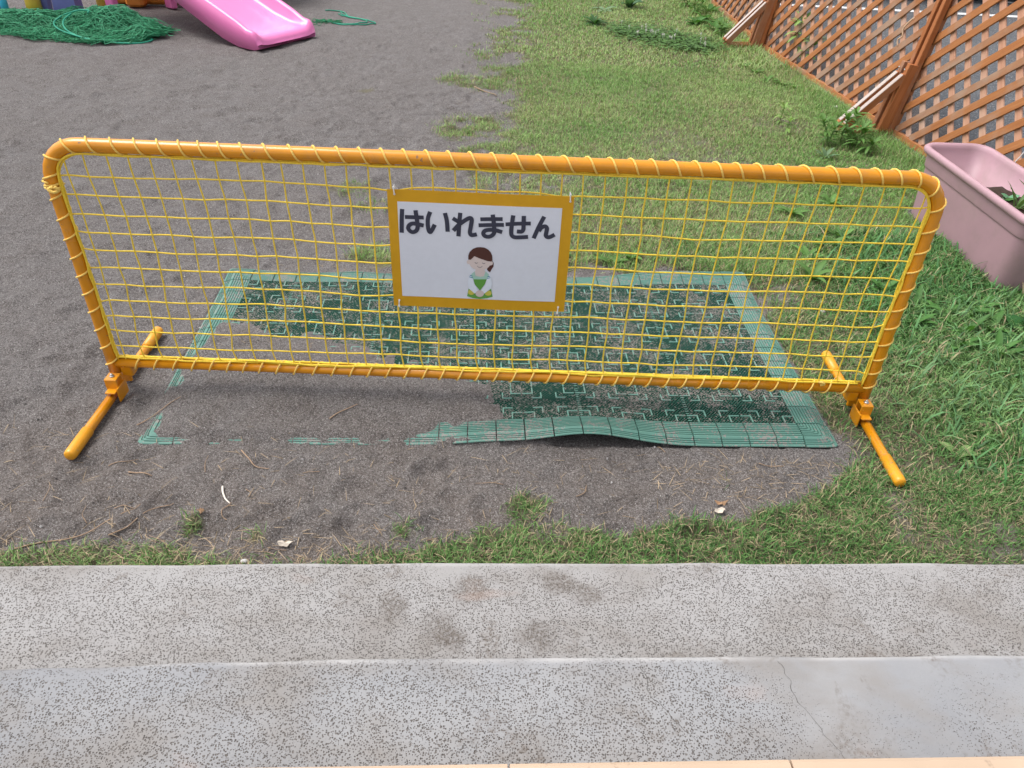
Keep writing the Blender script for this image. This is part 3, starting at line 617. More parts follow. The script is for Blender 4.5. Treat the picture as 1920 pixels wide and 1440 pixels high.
hair=[(-64.5,425.7),(-64.5,436.5),(-61.3,445.7),(-54.2,453.8),(-45.1,458.1),(-36.9,459.0),(-27.7,458.3),(-19.5,454.2),(-13.2,447.7),(-9.4,438.8),(-8.7,427.4),(-11.1,423.3),(-21.0,424.6),(-35.5,429.2),(-50.5,435.4),(-55.0,430.0),(-58.6,425.9)]
ponytail=[(-9.2,426.3),(-5.4,419.5),(-5.7,410.3),(-10.2,402.0),(-13.6,394.3),(-16.3,397.1),(-17.9,397.0),(-21.1,402.7),(-16.6,411.0),(-10.4,414.7)]
shirt=[(-49.6,395.7),(-57.9,387.1),(-53.6,373.2),(-20.0,374.6),(-16.1,388.9),(-23.6,396.8),(-27.5,383.7),(-36.9,381.6),(-47.4,384.1)]
neck=[(-44.5,404.0),(-28.9,404.7),(-24.6,396.7),(-27.5,383.7),(-36.9,381.6),(-47.4,384.1),(-49.1,395.7)]
arm=[(-59.9,387.1),(-63.6,376.3),(-65.6,364.4),(-62.9,348.9),(-49.0,336.2),(-39.6,343.9),(-49.3,361.5),(-53.6,376.7)]
arm2=[(-14.6,389.0),(-10.7,378.5),(-8.3,366.8),(-10.1,352.3),(-25.7,337.2),(-34.8,344.7),(-24.0,362.5),(-20.1,378.1)]
apron=[(-52.0,374.4),(-21.1,375.7),(-25.1,362.5),(-36.4,344.6),(-49.3,361.5)]
skirt=[(-63.4,348.9),(-67.1,327.5),(-53.2,322.6),(-36.1,321.1),(-19.1,324.1),(-5.9,328.9),(-10.1,351.1),(-23.6,337.3),(-36.4,341.6),(-49.0,336.2)]
stripe1=[(-60.5,386.1),(-54.7,384.3),(-54.9,382.6),(-61.0,384.3)]
stripe2=[(-61.8,381.7),(-53.6,379.7),(-53.8,377.7),(-62.0,380.1)]
stripe3=[(-19.2,384.1),(-14.5,385.7),(-13.9,383.9),(-18.6,382.3)]
stripe4=[(-20.1,379.3),(-12.6,382.0),(-12.3,380.6),(-19.6,377.9)]
face=[(-12.1,421.5),(-13.2,414.9),(-16.7,408.8),(-22.2,403.8),(-29.3,400.5),(-37.1,399.1),(-45.0,399.8),(-52.1,402.6),(-57.8,407.1),(-61.4,412.9),(-62.7,419.4),(-61.5,426.0),(-58.0,432.1),(-52.4,436.9),(-45.5,440.2),(-37.7,441.6),(-29.9,440.9),(-22.9,438.2),(-17.2,433.8),(-13.5,428.0)]
ear=[(-7.1,419.5),(-7.3,417.7),(-8.0,416.0),(-9.1,414.7),(-10.4,413.8),(-12.0,413.5),(-13.5,413.7),(-14.9,414.5),(-16.0,415.7),(-16.8,417.3),(-17.0,419.0),(-16.8,420.8),(-16.2,422.5),(-15.1,423.8),(-13.7,424.6),(-12.2,425.0),(-10.7,424.8),(-9.3,424.0),(-8.2,422.8),(-7.4,421.2)]
ear2=[(-58.8,419.6),(-59.0,417.9),(-59.7,416.3),(-60.7,415.0),(-62.0,414.2),(-63.4,413.9),(-64.9,414.1),(-66.2,414.8),(-67.2,416.0),(-67.8,417.5),(-68.1,419.2),(-67.9,420.9),(-67.2,422.5),(-66.2,423.7),(-64.9,424.6),(-63.5,424.9),(-62.0,424.7),(-60.7,424.0),(-59.7,422.8),(-59.0,421.3)]
pocket=[(-49.1,339.2),(-49.4,337.0),(-50.6,334.9),(-52.3,333.2),(-54.5,332.1),(-57.0,331.6),(-59.4,331.9),(-61.7,332.8),(-63.4,334.4),(-64.6,336.3),(-65.0,338.6),(-64.6,340.8),(-63.5,342.9),(-61.7,344.6),(-59.5,345.7),(-57.1,346.1),(-54.6,345.9),(-52.4,345.0),(-50.6,343.4),(-49.5,341.5)]
pocket2=[(-8.7,339.1),(-9.1,336.9),(-10.2,334.8),(-11.9,333.1),(-14.1,332.0),(-16.6,331.5),(-19.0,331.8),(-21.3,332.7),(-23.1,334.2),(-24.2,336.2),(-24.7,338.4),(-24.3,340.7),(-23.2,342.8),(-21.5,344.5),(-19.3,345.6),(-16.8,346.0),(-14.4,345.8),(-12.2,344.9),(-10.4,343.3),(-9.2,341.3)]
hand=[(-26.8,337.1),(-27.2,334.3),(-28.6,331.7),(-30.8,329.6),(-33.6,328.2),(-36.7,327.6),(-39.8,327.9),(-42.7,329.1),(-44.9,331.0),(-46.4,333.5),(-46.9,336.3),(-46.5,339.1),(-45.1,341.7),(-42.8,343.8),(-40.1,345.2),(-37.0,345.8),(-33.8,345.5),(-31.0,344.3),(-28.8,342.4),(-27.3,339.9)]
eye=[(-49.3,419.8),(-46.2,417.2),(-42.6,419.4)]
eye2=[(-32.0,419.3),(-28.6,417.2),(-25.4,419.3)]
mouth=[(-43.5,410.4),(-40.4,407.7),(-37.2,406.9),(-34.2,408.2),(-31.6,411.3)]

letters = [('hiragana_letter', GLYPH[0:3]), ('hiragana_letter', GLYPH[3:5]), ('hiragana_letter', GLYPH[5:8]), ('hiragana_letter', GLYPH[8:11]), ('hiragana_letter', GLYPH[11:14]), ('hiragana_letter', GLYPH[14:16])]
def stroke(mb, P, w, off, mm=.001):
    P = catmull([(a*mm, b*mm, 0) for a, b in P], 7)[:, :2]; T = np.gradient(P, axis=0); T /= np.linalg.norm(T, axis=1, keepdims=True); Nn = np.stack([-T[:, 1], T[:, 0]], 1); V = []
    for i, (p, n_) in enumerate(zip(P, Nn)):
        for s in (-1, 1):
            q = p+n_*s*w/2; V.append((q[0], sg_y(q[0], q[1])-off-.0003*i/len(P), q[1]))
    mb.add(V, [(2*i, 2*i+1, 2*i+3, 2*i+2) for i in range(len(P)-1)])
for nm, strokes in letters:
    mb = MB()
    for k, P in enumerate(strokes):
        P_ = np.array(P); vert = abs(P_[-1, 0]-P_[0, 0]) < abs(P_[-1, 1]-P_[0, 1]) or len(P) > 4
        stroke(mb, P, .0096 if vert else .0092, .0017+.0004*k)
    mb.build(nm, M['ink'], page)
def flat(name, col, polys, off, rough=.45):
    m = mat_plain('print_'+name, col, rough, .03, 60, .3); mb = MB()
    for P in polys:
        c = np.mean(P, 0); V = [(a*.001, sg_y(a*.001, b*.001)-off, b*.001) for a, b in P]
        me = V; mb.add(me, [tuple(range(len(P)))])
    return mb
from mathutils.geometry import tessellate_polygon
def print_shape(name, col, polys, off):
    m = mat_plain('print_'+name, col, .45, .03, 60, .3); mb = MB()
    for P in polys:
        V = [(a*.001, sg_y(a*.001, b*.001)-off, b*.001) for a, b in P]
        tri = tessellate_polygon([[Vector((a, b, 0)) for a, b in P]]); mb.add(V, [tuple(t) for t in tri])
    return mb.build(name, m, page)
print_shape('printed_ponytail', (.085, .030, .026), [ponytail], .0016)
print_shape('printed_neck', (.66, .56, .54), [neck], .0017)
print_shape('printed_face', (.68, .575, .55), [face, ear, ear2], .0019)
print_shape('printed_hair', (.085, .032, .026), [hair], .0023)
print_shape('printed_shirt', (.37, .58, .50), [shirt], .0018)
print_shape('printed_skirt', (.13, .34, .07), [skirt], .0017)
print_shape('printed_apron', (.12, .33, .06), [apron], .0021)
print_shape('printed_pocket', (.58, .52, .09), [pocket, pocket2], .0021)
print_shape('printed_sleeve', (.72, .77, .86), [arm, arm2], .0025)
print_shape('printed_hand', (.62, .53, .51), [hand], .0029)
print_shape('printed_stripe', (.04, .24, .36), [stripe1, stripe2, stripe3, stripe4], .0029)
mb = MB()
for k, P in enumerate((eye, eye2, mouth)): stroke(mb, P, .0010 if k < 2 else .0008, .0027)
mb.build('printed_features', M['ink'], page)
for a, b, up in ((-.2286, .5876, 1), (.1586, .5869, 1), (-.2311, .2985, -1), (.1515, .2960, -1)):
    mb = MB(); y0 = sg_y(a, b)
    mb.tube(catmull([(a, y0+.010, b+up*.006), (a, y0-.002, b+up*.0045), (a+.0006, y0-.0042, b-up*.004), (a+.0012, y0-.0036, b-up*.010), (a+.0014, y0+.002, b-up*.0115)], 4), .0013, 6)
    mb.bbox((a, y0-.003, b+up*.005), (.0042, .0046, .0052), .0006)
    mb.tube([(a+.0012+.0021*math.cos(t), y0-.0026, b-up*.0105+.0021*math.sin(t)) for t in np.linspace(0, 2*math.pi, 9)[:-1]], .0006, 5, closed=True)
    mb.build('cable_tie', M['white_plastic'], sign)

# ------------------------------------------------------------------ green rubber mat
dmat = empty('drainage_mat', (MX, MY, 0), MYAW)
tag(dmat, 'green rubber grid mat half buried in sand under the barrier', 'mat')
TP = .1425; U0 = -11*TP/2; V0 = .080; TT = .012
def ridge_L(mb, u, v, su, sv, L, w=.0032, h=.0024):
    for (a0, a1, b0, b1) in ((u, u+su*L, v, v+sv*w), (u, u+su*w, v+sv*w, v+sv*L)):
        x0, x1 = sorted((a0, a1)); z0, z1 = sorted((b0, b1)); V = []
        for zt in (TT-.002, TT+h):
            for q in ((x0, z0), (x1, z0), (x1, z1), (x0, z1)): V.append((*q, zt+mat_h(*q)))
        mb.add(V, [(4, 5, 6, 7), (0, 1, 5, 4), (1, 2, 6, 5), (2, 3, 7, 6), (3, 0, 4, 7)], 1)
for i in range(11):
    for j in range(5):
        u0, v0 = U0+i*TP, V0+j*TP; mb = MB(); n = 5; g_ = .0003; V = []
        for zt in (0, 1):
            for b in range(n+1):
                for a in range(n+1):
                    u = u0+g_+(TP-2*g_)*a/n; v = v0+g_+(TP-2*g_)*b/n; V.append((u, v, (TT if zt else TT-.006)+mat_h(u, v)))
        F = []; N = (n+1)**2
        for b in range(n):
            for a in range(n): k = b*(n+1)+a; F.append((N+k, N+k+1, N+k+n+2, N+k+n+1))
        ed = list(range(n+1))+[k*(n+1)+n for k in range(1, n+1)]+[n*(n+1)+a for a in range(n-1, -1, -1)]+[k*(n+1) for k in range(n-1, 0, -1)]
        for a, b in zip(ed, ed[1:]+ed[:1]): F.append((a, b, N+b, N+a))
        mb.add(V, F, 0)
        cu, cv = u0+TP/2, v0+TP/2
        for su in (-1, 1):
            for sv in (-1, 1):
                ridge_L(mb, cu+su*.0185, cv+sv*.0205, su, sv, .026)                       # inner corner marks
                ridge_L(mb, cu+su*(TP/2-.030), cv+sv*(TP/2-.030), su, sv, .0275)          # quarter of the square round each tile corner
        # knuckles along every second joint
        if (i+1) % 2 == 0:
            for k in range(14):
                v = v0+.008+k*(TP-.016)/13
                for (a0, a1) in ((u0+.0012, u0+.010),):
                    q0 = (a0, v-.0012); q1 = (a1, v+.0012); z = TT+.0012; mb.add([(q0[0], q0[1], z+mat_h(*q0)), (q1[0], q0[1], z+mat_h(q1[0], q0[1])), (q1[0], q1[1], z+mat_h(*q1)), (q0[0], q1[1], z+mat_h(q0[0], q1[1]))], [(0, 1, 2, 3)], 1)
        mb.build('mat_tile', [M['tile'], M['ridge']], dmat)
def edge_prof():
    P = [(0, TT-.004), (0, TT+.0012)]; w = ME
    xs_ = np.linspace(.004, .050, 7)
    for a in xs_: P += [(a, TT+.0014), (a+.0006, TT-.0018), (a+.0021, TT-.0018), (a+.0027, TT+.0012)]
    P += [(.058, TT+.0006)]
    for a in (.063, .069, .075): P += [(a, TT-.0005-(a-.058)*.33), (a+.0006, TT-.0030-(a-.058)*.33), (a+.0022, TT-.0032-(a-.058)*.33), (a+.003, TT-.0012-(a-.058)*.33)]
    P += [(w-.001, .0035), (w, .0015), (w-.002, .0)]
    return P
EP = edge_prof()
def edge_piece(f, a0, a1, seg=3):
    """f(along, across) -> (u, v); across runs from the tiles outwards"""
    mb = MB(); V = []; n = len(EP)
    for k in range(seg+1):
        a = a0+(a1-a0)*k/seg
        for c, z in EP: u, v = f(a, c); V.append((u, v, z+float(mat_h(u, v))))
    F = []
    for k in range(seg):
        for i in range(n-1): F.append((k*n+i, k*n+i+1, (k+1)*n+i+1, (k+1)*n+i))
    F += [tuple(range(n)), tuple(seg*n+i for i in range(n-1, -1, -1))]
    mb.add(V, F); return mb.build('mat_edge', M['edge'], dmat)
h_ = TP/2; gap = .0016
back_w = MD-V0-5*TP; kb = (back_w)/ME
for i in range(22):
    edge_piece(lambda a, c: (a, V0-c*V0/ME), U0+i*h_+gap, U0+(i+1)*h_-gap)
    edge_piece(lambda a, c: (a, V0+5*TP+c*kb), U0+i*h_+gap, U0+(i+1)*h_-gap)
for j in range(10):
    edge_piece(lambda a, c: (U0-c, a), V0+j*h_+gap, V0+(j+1)*h_-gap)
    edge_piece(lambda a, c: (-U0+c, a), V0+j*h_+gap, V0+(j+1)*h_-gap)
for su in (-1, 1):
    for sv in (-1, 1):
        cu, cv = su*(-U0+gap), (V0-gap if sv < 0 else V0+5*TP+gap); mb = MB(); V = []; n = len(EP); ky = V0/ME if sv < 0 else kb
        ways = [(0, 1), (.55, 1), (.90, .985), (.985, .90), (1, .55), (1, 0)]
        for (du, dv) in ways:
            for c, z in EP: u, v = cu+su*du*c, cv+sv*dv*c*ky; V.append((u, v, z+float(mat_h(u, v))))
        F = []
        for k in range(len(ways)-1):
            for i in range(n-1): F.append((k*n+i, k*n+i+1, (k+1)*n+i+1, (k+1)*n+i))
        F += [tuple(range(n)), tuple((len(ways)-1)*n+i for i in range(n-1, -1, -1))]
        mb.add(V, F); mb.build('mat_corner', M['edge'], dmat)

# ------------------------------------------------------------------ lattice fence along the lawn
fence = empty('lattice_fence', (1.925, 4.05, 0))
tag(fence, 'brown stained wooden lattice fence leaning out between lawn and car park', 'fence')
FO = Vector((1.925, 4.05, 0)); LEAN = math.radians(7); FH = .95
def panel(A, B, phase, phase2, aF=38.5, aB=129, v0=.035):
    A = Vector((*A, 0)); B = Vector((*B, 0)); d = (B-A).normalized(); L = (B-A).length; out = Vector((-d.y, d.x, 0))
    if out.x < 0: out = -out
    up = Vector((0, 0, 1))*math.cos(LEAN)+out*math.sin(LEAN); nrm = d.cross(up)
    if nrm.x > 0: nrm = -nrm                      # towards the lawn
    R = lambda u, v, w: A+d*u+up*v+nrm*w-FO
    def slat(p, q, w, th, off, mat, name='slat'):
        p = Vector(p); q = Vector(q); t = (q-p).normalized(); s = Vector((-t.y, t.x)); c = (p+q)/2; ln = (q-p).length
        X_ = (d*t.x+up*t.y); Y_ = (d*s.x+up*s.y); Z_ = X_.cross(Y_)
        Mx = Matrix((X_, Y_, Z_)).transposed()
        mb = MB().bbox((0, 0, 0), (ln, w, th), .0016); o = mb.build(name, mat, fence); o.matrix_local = Matrix.Translation(R(c.x, c.y, off)) @ Mx.to_4x4(); return o
    def clip(c0, ang):
        t = (math.cos(ang), math.sin(ang)); lo, hi = -9, 9
        for k, (a, b) in enumerate(((.012, L-.012), (v0, FH))):
            if abs(t[k]) < 1e-9: continue
            q = sorted(((a-c0[k])/t[k], (b-c0[k])/t[k])); lo = max(lo, q[0]); hi = min(hi, q[1])
        return (lo, hi, t) if hi-lo > .03 else None
    for ang, ph, off, mat, sp_ in ((math.radians(aF), phase, .0056, M['woodf'], .0875), (math.radians(aB), phase2, -.0056, M['woodb'], .097)):
        per = sp_/abs(math.sin(ang))
        k0 = int(-3/per)
        for k in range(k0, -k0):
            r = clip((ph+k*per, v0), ang)
            if r: slat((ph+k*per+r[2][0]*r[0], v0+r[2][1]*r[0]), (ph+k*per+r[2][0]*r[1], v0+r[2][1]*r[1]), (.0375 if off > 0 else .0350)+random.uniform(-.0015, .0015), .0095, off, mat)
    slat((0, .020), (L, .020), .034, .030, 0, M['woodf'], 'bottom_rail'); slat((0, FH+.012), (L, FH+.012), .034, .030, 0, M['woodf'], 'top_rail')
    for u in (.0, L): slat((u, .0), (u, FH+.03), .030, .030, .0, M['woodd'], 'panel_stile')
    return R, d, up, nrm
def support(P, d, nrm, hgt=.36):
    """post pair with a bolted stub, ground foot and raking brace on the lawn side"""
    P = Vector((*P, 0))-FO; up = Vector((0, 0, 1))*math.cos(LEAN)-nrm*math.sin(LEAN)*0+Vector((-nrm.x, -nrm.y, 0)).normalized()*math.sin(LEAN)
    n0 = Vector((nrm.x, nrm.y, 0)).normalized()
    def bar(a, b, w, th, mat, name, side):
        t = (b-a).normalized(); Y_ = side; Z_ = t.cross(Y_).normalized(); Y_ = Z_.cross(t); Mx = Matrix((t, Y_, Z_)).transposed(); o = MB().bbox((0, 0, 0), ((b-a).length, w, th), .002).build(name, mat, fence)
        o.matrix_local = Matrix.Translation((a+b)/2) @ Mx.to_4x4(); return o
    for s in (-1, 1):
        o = d*s*.024
        bar(P+o+n0*.034, P+o+n0*.034+up*(FH+.05), .026, .030, M['woodd'], 'post', d)
        st = bar(P+o*1.1+n0*.080, P+o*1.1+n0*.062+up*hgt, .028, .050, M['woodd'], 'stub_post', d)
        bar(P+o*1.1+n0*.03+Vector((0, 0, .022)), P+o*1.1+n0*.285+Vector((0, 0, .020)), .028, .034, M['woodd'], 'foot_board', d)
        bar(P+o*1.12+n0*.285+Vector((0, 0, .046)), P+o*1.12+n0*.082+up*(hgt-.055), .027, .036, M['woodd'], 'brace', d)
        bar(P+o*1.12+n0*.288+Vector((0, 0, .0675)), P+o*1.12+n0*.098+up*(hgt-.048), .026, .007, M['woodw'], 'brace_cap', d)
        for h_s in (.30, .335):
            q = P+o*1.1+n0*.095+up*h_s; MB().tube([q, q+n0*.004], .004, 8).build('screw', M['bolt'], fence)
Rn, d_, u_, n_ = panel((1.925, 4.05), (2.160, 2.20), .035, .02); support((1.925, 4.05), d_, n_)
Rn, d_, u_, n_ = panel((1.69, 5.9), (1.921, 4.085), .069, .05); support((1.69, 5.9), d_, n_)
Rn, d_, u_, n_ = panel((1.635, 7.70), (1.687, 5.935), .03, .07); support((1.635, 7.72), d_, n_)
tw = MB().tube(catmull([(.175, -1.00, .50), (.130, -1.00, .44), (.105, -.99, .36), (.092, -.98, .27), (.080, -.96, .20)], 5), .0022, 6).build('plastic_string', M['white_plastic'], None); tw.location = FO
tag(tw, 'thin white plastic string dangling from the lattice fence above the planter', 'string')
rk = MB().tube(catmull([(1.885, 4.12, .55), (1.872, 4.14, .52), (1.862, 4.15, .49), (1.866, 4.14, .46), (1.858, 4.16, .44), (1.862, 4.15, .41)], 5), .004, 6).build('rope_scrap', mat_plain('hemp_rope', (.55, .38, .26), .9, .2, 200), None)
tag(rk, 'frayed beige rope scrap tied to the fence post', 'rope')

# ------------------------------------------------------------------ planter
planter = empty('planter_box', (1.745, 2.690, 0), math.radians(3.6)); tag(planter, 'mauve plastic trough planter with rolled rim standing on the grass', 'planter')
def rrect(w, l, r, n=5):
    P = []
    for cx, cy, a0 in ((w-r, l-r, 0), (-w+r, l-r, 90), (-w+r, -l+r, 180), (w-r, -l+r, 270)):
        for k in range(n+1): a = math.radians(a0+90*k/n); P.append((cx+r*math.cos(a), cy+r*math.sin(a)))
    return P
def loft(rings, name, mat, parent, close_top=False, close_bot=True):
    mb = MB(); V = []; n = None
    for w, l, r, z in rings: P = rrect(w, l, r); n = len(P); V += [(a, b, z) for a, b in P]
    F = []
    for k in range(len(rings)-1):
        for i in range(n): F.append((k*n+i, k*n+(i+1) % n, (k+1)*n+(i+1) % n, (k+1)*n+i))
    if close_bot: F.append(tuple(range(n-1, -1, -1)))
    if close_top: F.append(tuple((len(rings)-1)*n+i for i in range(n)))
    return mb.add(V, F, 0, True).build(name, mat, parent)
PW, PL, PH = .135, .385, .285
loft([(.107, .332, .045, .004), (.112, .338, .048, .0), (.1145, .342, .05, .008), (.1175, .360, .055, .200), (.1180, .361, .055, .203), (.1215, .3645, .056, .204), (.1225, .366, .056, .2065), (.1240, .370, .056, .245),
      (.1250, .371, .056, .252), (.1330, .381, .06, .254), (.1375, .386, .062, .259), (.1390, .388, .062, .268), (.1370, .386, .062, .276), (.1310, .380, .06, .281), (.1230, .371, .056, .280), (.1175, .365, .053, .274),
      (.1150, .362, .052, .262), (.1080, .350, .050, .200), (.1050, .347, .049, .199), (.0900, .325, .045, .040)], 'trough', M['planter'], planter, close_top=True)
sv, sf = [], []
for j in range(25):
    for i in range(9): a = -.0995+i*.199/8; b = -.338+j*.676/24; sv.append((a, b, .105+.100*float(sstep(.38, .08, b))+.012*vnoise([a], [b], .12, 1)[0]+.006*vnoise([a], [b], .03, 2)[0]))
for j in range(24):
    for i in range(8): k = j*9+i; sf.append((k, k+1, k+10, k+9))
so = MB().add(sv, sf, 0, True).build('potting_soil', M['soil'], planter); so['kind'] = 'stuff'

# ------------------------------------------------------------------ slide and play frame
def U2(v): v = np.array(v, float); return v/np.linalg.norm(v)
slide = empty('toddler_slide', (-1.625, 5.375, 0), math.atan2(.45, .27)); tag(slide, 'small glossy pink plastic slide ending on the bare sand', 'slide')
# local: x across (0.52 wide), y up the slope (away from the end)
SW = .262
stn = [(-.052, .072, .20), (-.046, .073, .55), (-.028, .075, .86), (.0, .076, 1), (.05, .075, 1), (.14, .082, 1), (.28, .115, 1), (.45, .175, 1), (.70, .280, 1), (1.0, .415, 1), (1.35, .578, 1), (1.6, .69, 1)]
def section(hw):
    W = SW
    return [(-W, None), (-W-.004, hw*.3), (-W-.002, hw-.012), (-W+.012, hw), (-W+.028, hw-.002), (-W+.040, hw-.016), (-W+.048, .020), (-W+.075, .003), (-.10, -.001), (.10, -.001), (W-.075, .003), (W-.048, .020), (W-.040, hw-.016), (W-.028, hw-.002), (W-.012, hw), (W+.002, hw-.012), (W+.004, hw*.3), (W, None)]
mb = MB(); V = []; n = None
for k, (y, z, q) in enumerate(stn):
    hw = .040+.060*float(sstep(.0, .22, y)); sc_ = section(hw); n = len(sc_)
    for a, b in sc_:
        zb = (.004 if y < .2 else max(.004, .004+(y-.2)*.40)) if b is None else z+b
        V.append((a*(.955+.045*q), y+(0 if k > 2 else .012*(abs(a)/SW)**4), .020+(zb-.020)*q))
F = []
for k in range(len(stn)-1):
    for i in range(n-1): F.append((k*n+i, k*n+i+1, (k+1)*n+i+1, (k+1)*n+i))
    F.append((k*n+n-1, k*n, (k+1)*n, (k+1)*n+n-1))
for i in range(n//2-1): F.append((i, i+1, n-2-i, n-1-i))
mb.add(V, F, 0, True); mb.build('chute', M['pink'], slide)
for sx in (-1, 1): MB().bbox((sx*(SW-.02), 1.45, .30), (.05, .09, .60), .008).build('leg', M['pink'], slide)

play = empty('play_frame', (-3.35, 6.05, 0)); tag(play, 'moulded plastic play frame with blue panel, yellow posts and orange beam behind the green net', 'play frame')
def post(x, y, r, mat, name, h=1.1, lean=(0, 0)):
    MB().tube([(x, y, .0), (x+lean[0]*.1, y+lean[1]*.1, .1), (x+lean[0]*.5, y+lean[1]*.5, .5), (x+lean[0]*h, y+lean[1]*h, h)], [r*1.12, r*1.05, r, r], 18).build(name, mat, play)
post(-.165, -.22, .048, M['yellow'], 'post'); post(.16, .12, .040, M['yellow'], 'post')
# blue panel: arched cut-outs, built as a thick outline
def arch_panel(pts, t, M4, name, mat):
    tri = tessellate_polygon([[Vector((a, b, 0)) for a, b in pts]]); n = len(pts); V = [(a, -t/2, b) for a, b in pts]+[(a, t/2, b) for a, b in pts]
    F = [tuple(q) for q in tri]+[tuple(i+n for i in reversed(q)) for q in tri]+[(i, (i+1) % n, n+(i+1) % n, n+i) for i in range(n)]
    o = MB().add(V, F).build(name, mat, play); o.matrix_local = M4; return o
arch = [(-.55, 0), (-.42, 0)]+[(-.30+.12*math.cos(t), .10+.13*math.sin(t)) for t in np.linspace(math.pi, 0, 9)]+[(-.18, 0), (-.07, 0), (-.02, .5), (0, 1.0), (-.55, 1.0)]
arch_panel(arch, .06, Matrix.Translation((-.02, -.16, 0)), 'side_panel', M['blue'])
arch_panel([(-.09, 0), (.085, 0), (.06, .4), (.10, 1.0), (-.10, 1.0), (-.06, .4)], .10, Matrix.Translation((.06, -.18, 0)), 'column', M['blue'])
MB().tube([(-.37, -.235, .0), (-.365, -.24, .10), (-.36, -.235, .5)], .026, 12).build('cyan_post', M['cyan'], play)
MB().tube([(.10, .34, .05), (.5, .36, .055), (1.25, .44, .065)], .05, 14).build('beam', M['orange'], play)
MB().bbox((.34, .30, .16), (.14, .14, .32), .02).build('foot_block', M['orange'], play)
MB().bbox((.6, .95, .55), (1.5, .9, .05), .012).build('platform', M['orange'], play)
for (a, b) in ((.0, .6), (1.25, .6), (0, 1.3), (1.25, 1.3)): post(a, b, .04, M['yellow'], 'post', .6)

# ------------------------------------------------------------------ heap of green net and loose green rope
heap = empty('green_net_heap', (-3.15, 5.42, 0)); tag(heap, 'tangled heap of dark green netting dumped beside the play frame', 'net')
def heap_h(x, y):
    h = .105*np.exp(-(((x-.38)/.22)**2+((y-.10)/.16)**2))+.060*np.exp(-(((x+.45)/.42)**2+((y-.10)/.17)**2))+.075*np.exp(-(((x-.05)/.35)**2+((y-.25)/.18)**2))+.03*np.exp(-(((x-.6)/.16)**2+((y+.05)/.12)**2))
    return h
hr = np.random.default_rng(11); V_all, F_all, off = [], [], 0
def in_heap(x, y):
    lo = np.interp(x, [-1.0, -.6, -.15, .40, .62, .75], [-.12, -.16, -.20, -.30, -.18, 0.0]); hi = np.interp(x, [-1.0, -.6, 0, .3, .6, .75], [.34, .42, .52, .36, .2, .06]); return lo, hi
strands = []
for layer in range(5):        # crumpled sheets of diamond mesh, lying in folds
    k1, k2, k3, k4 = hr.uniform(0, 50, 4)
    def surf(s, t):
        x = -1.0+1.72*s; lo, hi = in_heap(x, 0); y = lo+(hi-lo)*t
        x = x+.05*vnoise(s*1.7+k1, t*1.0+k2, .16, 1)+.03*vnoise(s*1.7+k3, t+k1, .06, 2); y = y+.05*vnoise(s*1.7+k3, t+k4, .14, 3)+.025*vnoise(s*1.7+k2, t+k3, .05, 4)
        z = heap_h(x, y)*(.25+.75*(layer+1)/5)+.026*vnoise(x*1.0+k1, y+k4, .08, 5)+.012*vnoise(x+k2, y, .03, 2)+.012
        return np.stack([x, y, np.maximum(z, .003)], 1)
    for fam in (1, -1):
        for a in np.arange(-.6, 1.6, .021):
            t = np.linspace(0, 1, 26); s = a+fam*t*.55-(0 if fam > 0 else -.0); m = (s > 0) & (s < 1)
            if m.sum() > 4: strands.append((surf(s[m], t[m]), .0021))
for k in range(150):          # loose ends and loops
    cx, cy = hr.normal(.30, .20), hr.normal(.05, .13)
    if k > 90: cx, cy = hr.uniform(-.95, .3), hr.normal(.05, .13)
    lo, hi = in_heap(cx, cy); cy = min(max(cy, lo+.04), hi-.04); a0 = hr.uniform(0, 6.28); r = hr.uniform(.03, .11); t = np.linspace(0, hr.uniform(2, 6), 16)
    x = cx+r*np.cos(t+a0)*(1+.3*np.sin(3*t)); y = cy+.7*r*np.sin(t+a0); z = heap_h(x, y)+.014+.014*np.sin(2*t+k); strands.append((np.stack([x, y, np.maximum(z, .004)], 1), .0022))
for P, r in strands:
    v, f = tube_mesh(P, r, 3, cap=False); V_all.append(v); F_all.append(np.array(f)+off); off += len(v)
half = len(strands)*2//3
o1 = sum(len(v) for v in V_all[:half]); np_mesh('netting', np.concatenate(V_all[:half]), np.concatenate(F_all[:half]), M['greennet'], heap, smooth=True)
np_mesh('netting', np.concatenate(V_all[half:]), np.concatenate(F_all[half:])-o1, mat_plain('pale_green_net_cord', (.05, .30, .15), .6, .35, 60, .35), heap, smooth=True)
sv, sf = [], []; nx_, ny_ = 60, 22      # inner bulk of the heap, folds hidden below the top layers
for j in range(ny_+1):
    for i in range(nx_+1):
        x = -.98+1.66*i/nx_; lo, hi = in_heap(x, 0); y = lo+.03+(hi-lo-.06)*j/ny_; e = min(1, 4*min(j, ny_-j)/ny_, 6*min(i, nx_-i)/nx_); sv.append((x, y, max(-.004, heap_h(x, y)*.45*e+.006*e*(1+vnoise([x], [y], .05, 1)[0])-.006)))
for j in range(ny_):
    for i in range(nx_): k = j*(nx_+1)+i; sf.append((k, k+1, k+nx_+2, k+nx_+1))
MB().add(sv, sf, 0, True).build('inner_folds', mat_plain('net_folds', (.012, .085, .042), .9, .6, 220, .1, 0, 1, 160), heap)
for pts in ([(.05, .0, .10), (.02, -.06, .07), (.08, -.14, .05), (.20, -.21, .035), (.33, -.245, .02), (.50, -.22, .014), (.60, -.10, .02)], [(.10, .03, .11), (.08, -.05, .08), (.13, -.14, .05), (.24, -.22, .03), (.38, -.26, .014), (.62, -.24, .006), (.68, -.12, .006), (.55, -.08, .01)], [(.05, .02, .10), (.12, .08, .12), (.20, .07, .125), (.22, .02, .12)]):
    MB().tube(catmull(pts, 6), .0052, 7).build('head_rope', M['greenrope'], heap)
